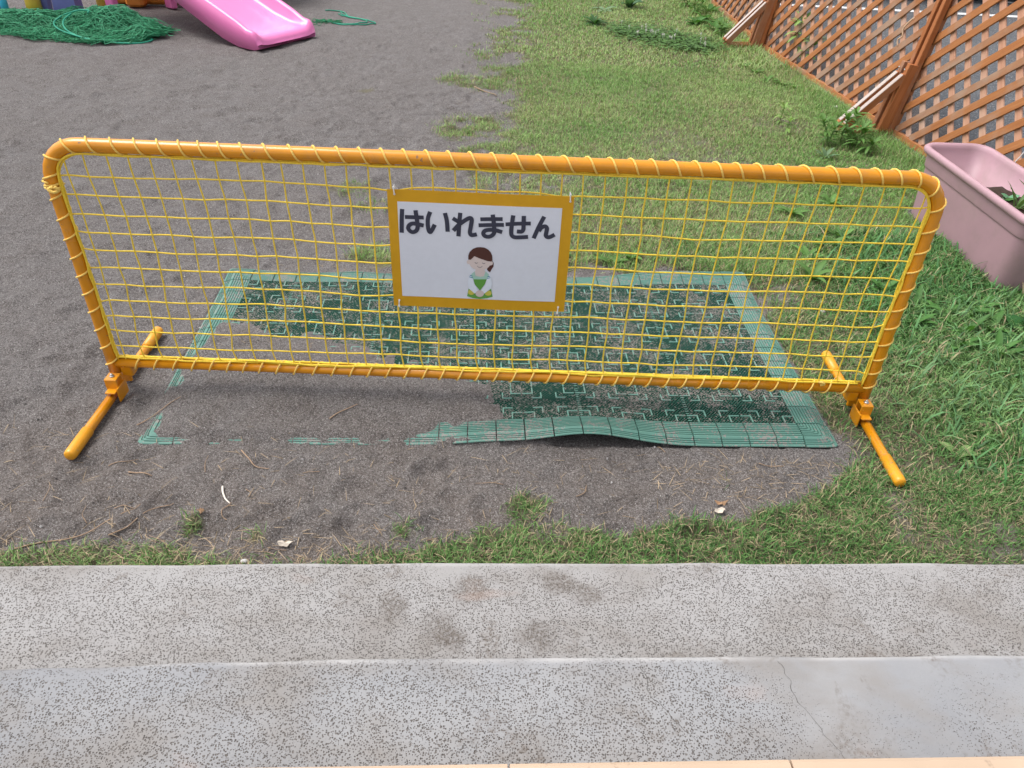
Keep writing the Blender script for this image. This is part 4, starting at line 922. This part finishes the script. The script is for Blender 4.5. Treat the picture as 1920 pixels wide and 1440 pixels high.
rope = empty('green_rope', (-1.38, 6.10, 0)); tag(rope, 'loose loop of thin green rope lying on sand beside the slide', 'rope')
gz = lambda x, y: float(ground_z(np.array([x]), np.array([y]))[0])
for pts in ([(-.22, .38), (-.12, .40), (-.06, .34), (.0, .22), (.10, .14), (.20, .06), (.24, -.02), (.16, -.08), (.04, -.10), (-.08, -.03), (-.2, .03)], [(-.10, .30), (.0, .20), (.06, .16), (.14, .09), (.17, .02), (.10, -.03), (.04, -.06), (-.06, -.04)], [(-.10, .38), (-.07, .30), (-.02, .24), (.04, .19), (.12, .12)]):
    P = catmull([(a, b, 0) for a, b in pts], 6); P[:, 2] = np.array([gz(-1.38+a, 6.10+b) for a, b in P[:, :2]])+.006; MB().tube(P, .0042, 6).build('rope_strand', M['greenrope'], rope)
for k in range(40):
    a0 = hr.uniform(0, 6.28); cx, cy = hr.uniform(-.22, -.02), hr.normal(0, .03)-.02; t = np.linspace(0, hr.uniform(2, 4), 9); r = hr.uniform(.015, .04)
    P = np.stack([cx+r*np.cos(t+a0), cy+.7*r*np.sin(t+a0), .010+.008*np.sin(t*2)+gz(-1.38+cx, 6.1+cy)], 1); MB().tube(P, .0022, 4, cap=False).build('net_scrap', M['greennet'], rope)

# ------------------------------------------------------------------ beyond the fence: crate and parked car
crate = empty('red_crate', (2.10, 8.02, .002), .1); tag(crate, 'red plastic slatted crate on the asphalt behind the lattice fence', 'crate')
for z in (.035, .115, .195, .275):
    for a, b, w, l in ((0, -.17, .5, .018), (0, .17, .5, .018), (-.241, 0, .018, .32), (.241, 0, .018, .32)): MB().bbox((a, b, z), (w, l, .052), .003).build('side_slat', M['red'], crate)
for a in (-.235, 0, .235):
    for b in (-.158, .158): MB().bbox((a, b, .15), (.022, .012, .30), .002).build('upright', M['red'], crate)
MB().bbox((0, 0, .008), (.47, .31, .012), .003).build('base', M['red'], crate)
car = empty('parked_car', (3.75, 9.05, 0), math.radians(2)); tag(car, 'black car parked on the asphalt past the white line', 'car')
side = [(-2.0, .30), (-2.05, .55), (-1.95, .78), (-1.2, .92), (-.55, 1.38), (.75, 1.42), (1.45, .98), (1.95, .86), (2.05, .60), (2.0, .28), (1.75, .22), (1.70, .42), (1.45, .60), (1.15, .62), (.92, .44), (.86, .20), (-.90, .20), (-.96, .44), (-1.2, .62), (-1.5, .60), (-1.72, .42), (-1.78, .22)]
n = len(side); tri = tessellate_polygon([[Vector((a, b, 0)) for a, b in side]]); V = [(a, s*(.80 if b < .95 else .62), b) for s in (-1, 1) for a, b in side]
MB().add(V, [tuple(t) for t in tri]+[tuple(n+i for i in reversed(t)) for t in tri]+[(i, (i+1) % n, n+(i+1) % n, n+i) for i in range(n)]).build('body', M['blackp'], car)
for a in (-1.33, 1.30):
    for s in (-1, 1):
        w = MB().tube([(a, s*.60, .31), (a, s*.62, .31), (a, s*.78, .31), (a, s*.80, .31)], [.28, .31, .31, .28], 22).build('wheel', M['rubber'], car)
        MB().tube([(a, s*.795, .31), (a, s*.812, .31)], .19, 18).build('rim', M['bolt'], w)
for s in (-1, 1):
    V = [(-.95, s*.785, .98), (.55, s*.785, .98), (.70, s*.80, .98), (.60, s*.655, 1.32), (-.48, s*.655, 1.30)]
    MB().add([(-.98, s*.745, 1.02), (1.15, s*.745, 1.02), (.70, s*.640, 1.34), (-.50, s*.640, 1.34)], [(0, 1, 2, 3)]).build('side_window', M['glass'], car)
    MB().bbox((-2.03, s*.58, .68), (.06, .28, .10), .01).build('headlight', M['white_plastic'], car)

# ------------------------------------------------------------------ leafy plants
LR = np.random.default_rng(23)
def leaf_geo(base, az, elev, L, w, droop, fold=.25, n=6, shape='lance', twist=0):
    """one leaf as a folded strip, returns verts (3 per station) and quads"""
    t = np.linspace(0, 1, n+1)
    if shape == 'lance': ww = np.sin(np.pi*np.clip(t*.94+.04, 0, 1))**.8
    elif shape == 'broad': ww = np.sin(np.pi*np.clip(t*.90+.09, 0, 1))**.55
    else: ww = np.clip(1-t, 0, 1)**.5*np.clip(t*8, .35, 1)
    ww = np.maximum(ww, .03)*w/2
    e = elev-droop*t; seg = L/n; x = np.concatenate([[0], np.cumsum(np.cos(e[:-1])*seg)]); z = np.concatenate([[0], np.cumsum(np.sin(e[:-1])*seg)])
    d = np.array((math.cos(az), math.sin(az), 0)); s = np.array((-math.sin(az), math.cos(az), 0))
    P = np.array(base)+x[:, None]*d+np.array((0, 0, 1.))*z[:, None]
    nn = np.stack([-np.sin(e)*d[0], -np.sin(e)*d[1], np.cos(e)], 1)
    V = np.empty((3*(n+1), 3)); V[0::3] = P+s*ww[:, None]+nn*(fold*ww)[:, None]; V[1::3] = P; V[2::3] = P-s*ww[:, None]+nn*(fold*ww)[:, None]
    F = []
    for i in range(n): a = 3*i; F += [(a, a+3, a+4, a+1), (a+1, a+4, a+5, a+2)]
    return V, np.array(F)
def leaf_obj(parent, base, az, elev, L, w, droop, col, shape='lance', fold=.25, name='leaf'):
    V, F = leaf_geo(base, az, elev, L, w, droop, fold, 6, shape); c = np.array(col)*LR.uniform(.8, 1.2)
    C = np.repeat(c[None], len(V), 0); C[1::3] *= 1.25
    return np_mesh(name, V, F, M['leaf'], parent, col=np.clip(C, 0, 1), smooth=True)
def stem_obj(parent, P, r, col, name='stem'):
    V, F = tube_mesh(catmull(P, 4), r, 5, cap=False); return np_mesh(name, V, np.array(F), M['leaf'], parent, col=np.repeat(np.array(col)[None], len(V), 0), smooth=True)
G_LUSH = (.075, .190, .042); G_MID = (.120, .240, .060); G_PALE = (.22, .35, .10); G_DARK = (.050, .130, .036); G_BLUE = (.09, .17, .085)
def whorl_weed(x, y, h, label, group=None, n=18, Lf=.06, col=G_PALE, heads=1):
    t = empty('leafy_weed', (x, y, gz(x, y)-.003)); tag(t, label, 'weed', group)
    for hd in range(heads):
        ox, oy = (LR.normal(0, .018), LR.normal(0, .018)) if hd else (0, 0); hh = h*(1 if hd == 0 else LR.uniform(.5, .85)); lx, ly = LR.normal(0, .16, 2)*hh+np.array((ox, oy))*2
        stem_obj(t, [(ox, oy, 0), (ox+lx*.3, oy+ly*.3, hh*.5), (ox+lx, oy+ly, hh)], .0022, col)
        for k in range(n):
            f = LR.uniform(.15, .8)**.8 if k < n*.45 else LR.uniform(.86, 1); q = (ox+lx*f, oy+ly*f, hh*f); top = f > .85
            leaf_obj(t, q, k*2.4+LR.uniform(-.3, .3), LR.uniform(.5, 1.15) if top else LR.uniform(0, .6), Lf*LR.uniform(.65, 1.15), Lf*.23, LR.uniform(.7, 1.5), col)
    return t
def rosette(x, y, n, Lf, wf, label, group=None, col=G_LUSH, el=(.15, .7), shape='lance', name='rosette_weed', z=None, cat='weed'):
    t = empty(name, (x, y, (gz(x, y) if z is None else z)-.002)); tag(t, label, cat, group)
    for k in range(n):
        leaf_obj(t, (LR.normal(0, .004), LR.normal(0, .004), .002), k*2.4+LR.uniform(-.35, .35), LR.uniform(*el), Lf*LR.uniform(.6, 1.15), Lf*wf*LR.uniform(.8, 1.15), LR.uniform(.5, 1.1), col, shape, .3)
    return t
whorl_weed(1.775, 5.46, .26, 'tall pale green weed against the lattice near the far brace', n=30, Lf=.11, heads=1)
whorl_weed(1.835, 5.27, .16, 'short pale green weed at the foot of the lattice panel', n=28, Lf=.10)
wl = 'bushy green weed growing in the lawn below the near fence brace'
for x, y, h in ((1.50, 3.76, .13), (1.58, 3.82, .15), (1.66, 3.88, .13), (1.615, 3.70, .11)): whorl_weed(x, y, h, wl, 'weeds below the near fence brace', 22, .07, G_MID, 2)
rosette(1.44, 3.60, 9, .07, .30, 'grey green broad leaved rosette in front of the bushy weeds', col=(.13, .22, .11), el=(.5, 1.1))
for x, y, h in ((1.355, 4.12, .09), (1.34, 3.94, .07)): whorl_weed(x, y, h, 'small isolated leafy weed in the mown lawn away from the fence', 'isolated weeds in the lawn', 16, .055, G_PALE)
for x, y in ((1.50, 4.98), (1.56, 4.90), (1.62, 4.83), (1.43, 5.30), (1.47, 5.15)): rosette(x, y, 10, .065, .30, 'low leafy rosette in the lawn beside the long lattice panel', 'rosettes beside the lattice', G_MID, (.3, .9))
rosette(.51, 6.43, 30, .13, .17, 'dark green dandelion rosette with a bare stalk standing on the lawn', col=G_DARK, el=(.25, .9))
dn = stem_obj(None, [(.52, 6.44, gz(.52, 6.44)-.002), (.525, 6.44, .12), (.522, 6.44, .20)], .003, (.30, .34, .20), 'flower_stalk'); tag(dn, 'bare pale stalk rising from the dandelion rosette', 'stalk')
rosette(.855, 7.20, 9, .15, .42, 'blue green dock with big upright leaves at the lawn edge', col=(.07, .15, .07), el=(.6, 1.2), shape='broad', name='dock_plant')
rosette(.62, 7.02, 11, .12, .42, 'flat pale broad leaved plant behind the dandelion', col=(.18, .28, .15), el=(.1, .5), shape='broad')
for x, y in ((1.44, 6.40), (1.42, 6.79), (1.45, 6.20), (1.37, 7.0), (1.38, 7.34), (1.53, 7.14), (1.50, 6.62), (1.33, 6.62)):
    if LR.random() < .5: whorl_weed(x, y, LR.uniform(.08, .14), 'lush green upright weed crowding the base of the far lattice', 'upright weeds at the far lattice', 20, .085, G_MID, 2)
    else: rosette(x, y, 12, .12, .38, 'lush broad leaved weed crowding the base of the far lattice', 'broad weeds at the far lattice', G_LUSH, (.3, 1.0), 'broad')
lp = rosette(1.60, 5.98, 4, .14, .36, 'single curled yellow green dock leaf cluster by the far brace foot', col=(.20, .30, .05), el=(.3, .8), shape='broad')
# lush growth at the foot of the planter
for x, y, n, L, el in ((1.60, 2.06, 8, .12, (.2, .8)), (1.68, 2.00, 7, .13, (.2, .8)), (1.56, 1.97, 6, .11, (.2, .7)), (1.72, 2.10, 5, .11, (.3, .9))):
    rosette(x, y, n, L, .62, 'big dark leaved dock plant at the corner of the mauve planter', 'dock plants at the planter corner', (.028, .105, .026), el, 'broad', 'dock_plant')
for x, y in ((1.37, 2.14), (1.42, 2.05), (1.31, 2.20), (1.47, 2.16), (1.26, 2.08), (1.35, 1.97), (1.50, 2.08), (1.45, 1.93), (1.24, 2.28), (1.53, 2.22)):
    rosette(x, y, 11, .085, .26, 'knee of lush mid green weed in the long grass below the planter' if False else 'lush narrow leaved weed in the long grass below the planter', 'weeds below the planter', G_LUSH, (.3, 1.1))
for x, y, n, L in ((.15, 2.455, 8, .06), (.33, 2.44, 9, .065), (.40, 2.46, 7, .05)): rosette(x, y, n, L, .34, 'small bright green rosette just behind the mat edge', 'rosettes behind the mat', G_MID, (.4, 1.0))
for x, y in ((1.10, 2.92), (1.22, 2.70), (1.16, 2.62), (1.30, 3.05), (1.02, 2.35), (1.05, 2.52)): rosette(x, y, 9, .08, .30, 'mid green rosette in the lawn seen through the net', 'rosettes in the lawn behind the net', G_MID, (.4, 1.1))
rosette(1.13, 1.46, 4, .05, .42, 'pale green three leaved seedling in the grass past the barrier foot', col=(.22, .34, .12), el=(.3, .8), shape='broad')
# sprouts inside the planter
for x, y, n, L, sh in ((1.765, 2.60, 6, .13, 'lance'), (1.775, 2.50, 5, .15, 'lance'), (1.77, 2.67, 5, .05, 'broad'), (1.76, 2.40, 6, .14, 'lance')):
    rosette(x, y, n, L, .09 if sh == 'lance' else .6, 'thin grassy sprout growing in the planter soil' if sh == 'lance' else 'tiny round leaved seedling in the planter soil', 'sprouts in the planter' if sh == 'lance' else None, (.09, .17, .05) if sh == 'lance' else (.16, .36, .20), (.7, 1.35), sh, 'planter_sprout', .196, 'sprout')
# bush behind the slide's side
bush = empty('low_bush', (-2.10, 5.56, 0)); tag(bush, 'small dusty olive bush growing beneath the pink slide', 'bush')
for k in range(26):
    a = LR.uniform(0, 6.28); h = LR.uniform(.03, .12); r = LR.uniform(.03, .14); ex, ey = r*math.cos(a), r*.8*math.sin(a); stem_obj(bush, [(0, 0, 0), (ex*.5, ey*.5, h*.7), (ex, ey, h)], .002, (.10, .09, .05))
    for q in range(7): f = LR.uniform(.55, 1.05); leaf_obj(bush, (ex*f, ey*f, h*f), LR.uniform(0, 6.28), LR.uniform(-.1, .9), LR.uniform(.035, .055), .016, .6, (.085, .105, .035) if LR.random() < .6 else (.15, .15, .06))
# clover patch with white heads
clover = empty('clover_patch', (.98, 6.0, 0)); tag(clover, 'dark clover patch with white flower heads in the lawn', 'clover')
Vs, Fs, Cs, off = [], [], [], 0
for k in range(1500):
    t_ = LR.uniform(-1, 1); cx = .98+.33*t_+LR.normal(0, .07); cy = 6.02-.20*t_+LR.normal(0, .19)*(1-.45*t_*t_); h = LR.uniform(.006, .028); z0 = .012
    c = np.array(G_MID)*LR.uniform(.5, 1.3)+np.array((.01, .02, .012)); a0 = LR.uniform(0, 6.28)
    for q in range(3):
        V, F = leaf_geo((cx-.98, cy-6.0, z0+h), a0+q*2.094, LR.uniform(-.1, .35), .016, .015, .3, .2, 2, 'broad'); Vs.append(V); Fs.append(F+off); off += len(V); Cs.append(np.repeat(c[None], len(V), 0))
cl = np_mesh('clover_leaves', np.concatenate(Vs), np.concatenate(Fs), M['leaf'], clover, col=np.concatenate(Cs), smooth=True); cl['kind'] = 'stuff'
m_fl = mat_plain('clover_white', (.72, .70, .66), .8, .12, 200)
for k in range(26):
    t_ = LR.uniform(-.9, .9); cx = .33*t_+LR.normal(0, .03)+.02; cy = -.20*t_+LR.normal(.02, .11); z = LR.uniform(.045, .065); mb = MB(); r = LR.uniform(.008, .012)
    for a in range(14):
        th = math.acos(1-1.7*(a+.5)/14); ph = a*2.4; d3 = np.array((math.sin(th)*math.cos(ph), math.sin(th)*math.sin(ph), math.cos(th))); s3 = np.cross(d3, (0, .3, 1.)); s3 /= np.linalg.norm(s3); u3 = np.cross(d3, s3)
        c = np.array((cx, cy, z)); mb.add([c+d3*r*.3+s3*r*.28, c+d3*r*.3-s3*r*.28, c+d3*r+u3*r*.2-s3*r*.15, c+d3*r+u3*r*.2+s3*r*.15], [(0, 1, 2, 3)])
    mb.tube([(cx, cy, .01), (cx+.002, cy, z)], .0012, 4, cap=False); mb.build('flower_head', m_fl, clover)

# ------------------------------------------------------------------ grass
def blades(name, x, y, L, w, col, bend, seg, label_kind='stuff', elev0=(.9, 1.5), zoff=0.):
    n = len(x); r = np.random.default_rng(len(x)); az = r.uniform(0, 2*np.pi, n); el = r.uniform(*elev0, n); bd = bend*r.uniform(.5, 1.4, n)
    z = ground_z(x, y)-.002+zoff; d = np.stack([np.cos(az), np.sin(az)], 1); s = np.stack([-d[:, 1], d[:, 0]], 1)
    P = np.stack([x, y, z], 1); V = np.zeros((n, 2*seg+1, 3)); cur = P.copy(); e = el.copy()
    for k in range(seg):
        ww = w*(1-.75*(k/seg)**1.5)/2
        V[:, 2*k] = cur; V[:, 2*k, :2] += s*ww[:, None]; V[:, 2*k+1] = cur; V[:, 2*k+1, :2] -= s*ww[:, None]
        st = L/seg; cur = cur+np.stack([np.cos(e)*d[:, 0], np.cos(e)*d[:, 1], np.sin(e)], 1)*st[:, None]; cur[:, 2] = np.maximum(cur[:, 2], z+.002); e = e-bd
    V[:, 2*seg] = cur; nv = 2*seg+1; base = (np.arange(n)*nv)[:, None]
    q = [np.array([2*k, 2*k+1, 2*k+3, 2*k+2]) for k in range(seg-1)]; Fq = np.concatenate([base+k[None] for k in q]) if q else None; Ft = base+np.array([[2*seg-2, 2*seg-1, 2*seg]])
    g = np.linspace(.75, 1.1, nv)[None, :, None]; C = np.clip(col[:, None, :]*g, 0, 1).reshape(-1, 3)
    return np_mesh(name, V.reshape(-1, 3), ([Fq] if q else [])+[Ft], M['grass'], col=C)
def sample(n, x0, x1, y0, y1, gamma=1.0):
    r = np.random.default_rng(int(n+100*x1+10*y1)); x = r.uniform(x0, x1, n); y = r.uniform(y0, y1, n); k = r.random(n) < grass_density(x, y)**gamma; return x[k], y[k], r
def gcolor(x, y, r, dry, lush=(.045, .125, .022), mid=(.105, .175, .042), straw=(.42, .35, .21)):
    n = len(x); m = np.clip(.5+.5*vnoise(x, y, .35, 2)+r.normal(0, .28, n), 0, 1)[:, None]; c = np.array(lush)*(1-m)+np.array(mid)*m
    dr = (r.random(n) < dry)[:, None]; c = np.where(dr, np.array(straw)*r.uniform(.6, 1.25, (n, 1)), c*r.uniform(.5, 1.4, (n, 1))); return c
def view_ok(x, y): return (x > -1.0-.5*y) & (x < .92*y*.75+.62)
# mown lawn behind the barrier, thatch and all
x, y, r = sample(400000, -.75, 2.12, 2.36, 5.2); k = view_ok(x, y); x, y = x[k], y[k]; c_ = gcolor(x, y, r, .22+.14*vnoise(x, y, .4, 5), (.175, .350, .090), (.345, .470, .175))
tall = 1+.9*sstep(.35, .0, np.interp(y, [2.2, 4.05, 5.9], [2.12, 1.88, 1.65])-x)+.35*sstep(3.0, 2.4, y)
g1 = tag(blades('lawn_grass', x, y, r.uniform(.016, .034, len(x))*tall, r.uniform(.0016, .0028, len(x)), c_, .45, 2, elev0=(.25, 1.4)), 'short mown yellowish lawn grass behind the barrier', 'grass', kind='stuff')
x, y, r = sample(130000, -.75, 1.75, 5.2, 8.6); c_ = gcolor(x, y, r, .24, (.190, .375, .100), (.365, .495, .190))
tall = 1+1.2*sstep(.45, .0, 1.62-x)
g2 = tag(blades('far_lawn_grass', x, y, r.uniform(.018, .036, len(x))*tall, r.uniform(.003, .0055, len(x)), c_, .45, 2, elev0=(.3, 1.4)), 'far pale lawn grass beyond the clover patch', 'grass', kind='stuff')
# lush longer grass beside the mat and planter
x, y, r = sample(122000, .55, 2.15, 1.30, 2.75); lu = sstep(.95, 1.35, x)*sstep(1.25, 1.6, y)
c_ = gcolor(x, y, r, .30-.20*lu, (.085, .220, .058), (.190, .320, .110))
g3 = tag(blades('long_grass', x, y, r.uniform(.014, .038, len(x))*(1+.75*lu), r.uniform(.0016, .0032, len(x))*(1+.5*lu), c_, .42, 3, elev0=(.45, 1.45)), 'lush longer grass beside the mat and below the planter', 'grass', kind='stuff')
k = (LR.random(len(x)) < .05*lu); xb, yb = x[k], y[k]; rb = np.random.default_rng(5)
g3b = tag(blades('broad_grass', xb, yb, rb.uniform(.05, .10, len(xb)), rb.uniform(.005, .009, len(xb)), gcolor(xb, yb, rb, .04, (.075, .205, .065), (.150, .29, .12)), .45, 3, elev0=(.7, 1.4)), 'broad bladed coarse grass among the long grass', 'grass', kind='stuff')
# strip along the step
x, y, r = sample(150000, -1.75, 2.20, .94, 1.40); c_ = gcolor(x, y, r, .24, (.080, .200, .050), (.185, .300, .095))
g4 = tag(blades('step_edge_grass', x, y, r.uniform(.013, .038, len(x)), r.uniform(.0013, .0027, len(x)), c_, .42, 3, elev0=(.4, 1.45)), 'ragged grass strip along the concrete step', 'grass', kind='stuff')
# loose dry stalks on the sand and in the thin turf
r = np.random.default_rng(77)
def litter(n, x0, x1, y0, y1, prob, name, label, L=(.012, .05)):
    x = r.uniform(x0, x1, n); y = r.uniform(y0, y1, n); k = r.random(n) < prob(x, y); x, y = x[k], y[k]; n = len(x)
    c = np.array((.42, .32, .21))*r.uniform(.5, 1.25, (n, 1)); o = blades(name, x, y, r.uniform(*L, n), r.uniform(.0008, .0018, n), c, .1, 2, elev0=(.0, .25), zoff=.004); o.data.materials[0] = M['straw']; return tag(o, label, 'dry stalks', kind='stuff')
litter(9000, -1.4, 1.0, .98, 1.42, lambda x, y: np.clip(.06+.75*np.exp(-((y-.063*x-(1.06+.02*x))/.07)**2)*sstep(.6, -.9, x)+.3*sstep(.2, .8, x), 0, 1), 'dry_stalks', 'fine dry stalks littering the sand in front of the barrier')
litter(5000, -.85, .85, 1.5, 2.36, lambda x, y: .25*np.clip(.4+vnoise(x, y, .2, 3), 0, 1)*(to_mat(x, y)[1] > .25), 'mat_litter', 'short dry clippings scattered over the green mat', (.008, .028))
litter(12000, -.5, 1.8, 2.4, 5.0, lambda x, y: np.clip(.25*np.exp(-((x-lawn_edge(y))/.35)**2)+.12*(x > lawn_edge(y)), 0, 1), 'lawn_litter', 'pale dry clippings along the ragged lawn edge', (.012, .04))
# grit
n = 9000; x = r.uniform(-1.6, 1.1, n); y = .98+r.random(n)**1.5*2.6; k = (grass_density(x, y) < .25); x, y = x[k], y[k]; n = len(x); rad = r.uniform(.0007, .0019, n)*np.where(r.random(n) < .03, 1.9, 1); cz_ = ground_z(x, y)+rad*.3
O = np.array([(1, 0, 0), (-1, 0, 0), (0, 1, 0), (0, -1, 0), (0, 0, 1), (0, 0, -1)]); V = np.stack([x, y, cz_], 1)[:, None]+O[None]*rad[:, None, None]*r.uniform(.6, 1.3, (n, 6, 1)); F = (np.arange(n)*6)[:, None, None]+np.array([(0, 2, 4), (2, 1, 4), (1, 3, 4), (3, 0, 4), (2, 0, 5), (1, 2, 5), (3, 1, 5), (0, 3, 5)])[None]
cc = np.where(r.random((n, 1)) < .45, np.array([[.50, .48, .47]]), np.array([[.10, .09, .088]]))*r.uniform(.6, 1.2, (n, 1))
tag(np_mesh('grit', V.reshape(-1, 3), F.reshape(-1, 3), M['pebble'], col=np.repeat(cc, 6, 0)), 'coarse grit lying over the grey sand', 'grit', kind='stuff')

# ------------------------------------------------------------------ twigs, leaves, stones
m_tw = mat_plain('dry_twig', (.34, .235, .155), .85, .25, 120); m_wh = mat_plain('bleached_stick', (.70, .64, .56), .8, .1, 100); m_lf = mat_plain('dead_leaf', (.40, .245, .14), .8, .2, 60); m_lf2 = mat_plain('grey_dead_leaf', (.55, .48, .40), .8, .15, 60); m_st = mat_plain('pale_stone', (.55, .54, .52), .8, .1, 60)
def twig(pts, rad, label, group=None, mat=None, cat='twig', lift=.002):
    P = catmull([(a, b, 0) for a, b in pts], 6); P[:, 2] = ground_z(P[:, 0], P[:, 1])+rad+lift; k = np.ones(5)/5; P[2:-2, 2] = np.convolve(P[:, 2], k, 'valid'); o = MB().tube(P, np.linspace(rad, rad*.55, len(P)), 6).build('twig', mat or m_tw); return tag(o, label, cat, group)
twig([(-.642, 1.225), (-.634, 1.205), (-.622, 1.185), (-.606, 1.168)], .0027, 'short bleached white stick lying on the sand', mat=m_wh, cat='stick')
twig([(-.604, 1.172), (-.612, 1.15), (-.610, 1.13), (-.596, 1.12)], .0014, 'thin curved root beside the bleached white stick')
twig([(-.872, 1.262), (-.845, 1.260), (-.814, 1.253)], .0020, 'straight brown twig on the sand past the barrier foot')
twig([(-1.00, 1.02), (-.93, 1.055), (-.86, 1.10), (-.80, 1.16)], .0017, 'long thin straw stalk across the bare soil by the step')
twig([(-.83, 1.07), (-.80, 1.11), (-.775, 1.16), (-.735, 1.175)], .0014, 'bent straw stalk by the grass along the step')
twig([(-.640, 1.352), (-.615, 1.325), (-.59, 1.30), (-.555, 1.290)], .0017, 'forked dry root on the sand in front of the buried mat')
twig([(-.925, 1.43), (-.885, 1.48), (-.850, 1.53)], .0014, 'thin dry stalk between the barrier foot and the mat corner')
twig([(-.455, 1.475), (-.43, 1.505), (-.405, 1.525), (-.395, 1.532)], .0016, 'reddish twig on the sand drifted over the mat')
twig([(.372, 1.452), (.380, 1.435), (.386, 1.42)], .0013, 'tiny twig touching the front edge of the mat')
twig([(-.30, 4.56), (-.24, 4.49), (-.165, 4.40)], .0035, 'long pale stalk at the ragged edge of the lawn')
for k in range(26):
    x0 = r.uniform(-1.15, .75); y0 = .063*x0+r.uniform(1.03, 1.36); a = r.uniform(0, 6.28); L = r.uniform(.02, .07); b_ = r.normal(0, .35)
    twig([(x0, y0), (x0+L*.5*math.cos(a), y0+L*.5*math.sin(a)), (x0+L*.5*math.cos(a)+L*.5*math.cos(a+b_), y0+L*.5*math.sin(a)+L*.5*math.sin(a+b_))], r.uniform(.0007, .0013), 'hair thin dry rootlet scattered on the bare soil by the step', 'rootlets on the soil')
def dead_leaf(x, y, L, az, label, mat, star=True):
    P = []; n = 10
    for k in range(n): a = 2*math.pi*k/n; q = L*(1 if k % 2 == 0 else (.55 if star else .85))*(.75 if abs(math.sin(a)) > .7 else 1)*r.uniform(.85, 1.1); P.append((q*math.cos(a+az), q*.6*math.sin(a+az)))
    z = gz(x, y)+.006; V = [(x, y, z+.004)]+[(x+a, y+b, z+.004*r.normal()+.006*abs(a)/L) for a, b in P]; V += [(a, b, c-.0007) for a, b, c in V]
    F = [(0, 1+k, 1+(k+1) % n) for k in range(n)]+[(n+1, n+2+(k+1) % n, n+2+k) for k in range(n)]+[(1+k, n+2+k, n+2+(k+1) % n, 1+(k+1) % n) for k in range(n)]
    return tag(MB().add(V, F).build('fallen_leaf', mat), label, 'leaf')
dead_leaf(.490, 1.247, .017, .4, 'curled brown dead leaf at the edge of the step grass', m_lf); dead_leaf(.480, 1.220, .018, 1.2, 'flat grey dead leaf beside the curled brown one', m_lf2, False)
dead_leaf(-.462, 1.074, .016, .2, 'grey papery dead leaf in the grass by the step', m_lf2, False); dead_leaf(-.655, 1.135, .010, .9, 'small rust brown dead leaf above a grass tuft', m_lf)
dead_leaf(1.49, 2.27, .024, .3, 'pinkish grey dead leaf under the mauve planter', m_lf2); dead_leaf(1.60, 2.26, .022, 1.0, 'crumpled pale dead leaf against the planter base', m_lf2, False)
def stone(x, y, q, label):
    P = LR.normal(0, 1, (1, 3)); mb = MB(); V = []; F = []
    for i in range(4):
        th = math.pi*(i+.5)/4
        for k in range(7): ph = 2*math.pi*k/7; V.append((x+q*math.sin(th)*math.cos(ph)*LR.uniform(.85, 1.15), y+q*.8*math.sin(th)*math.sin(ph)*LR.uniform(.85, 1.15), gz(x, y)+q*.35+q*.6*math.cos(th)))
    for i in range(3):
        for k in range(7): F.append((i*7+k, i*7+(k+1) % 7, (i+1)*7+(k+1) % 7, (i+1)*7+k))
    F += [tuple(range(6, -1, -1)), tuple(range(21, 28))]
    return tag(mb.add(V, F, 0, True).build('stone', m_st), label, 'stone')
stone(-.53, 1.020, .008, 'white pebble in the soil along the concrete step'); stone(.99, 2.14, .010, 'small white stone in grass beside the mat edge'); stone(1.76, 4.45, .014, 'white litter stone on the lawn by the near fence brace')
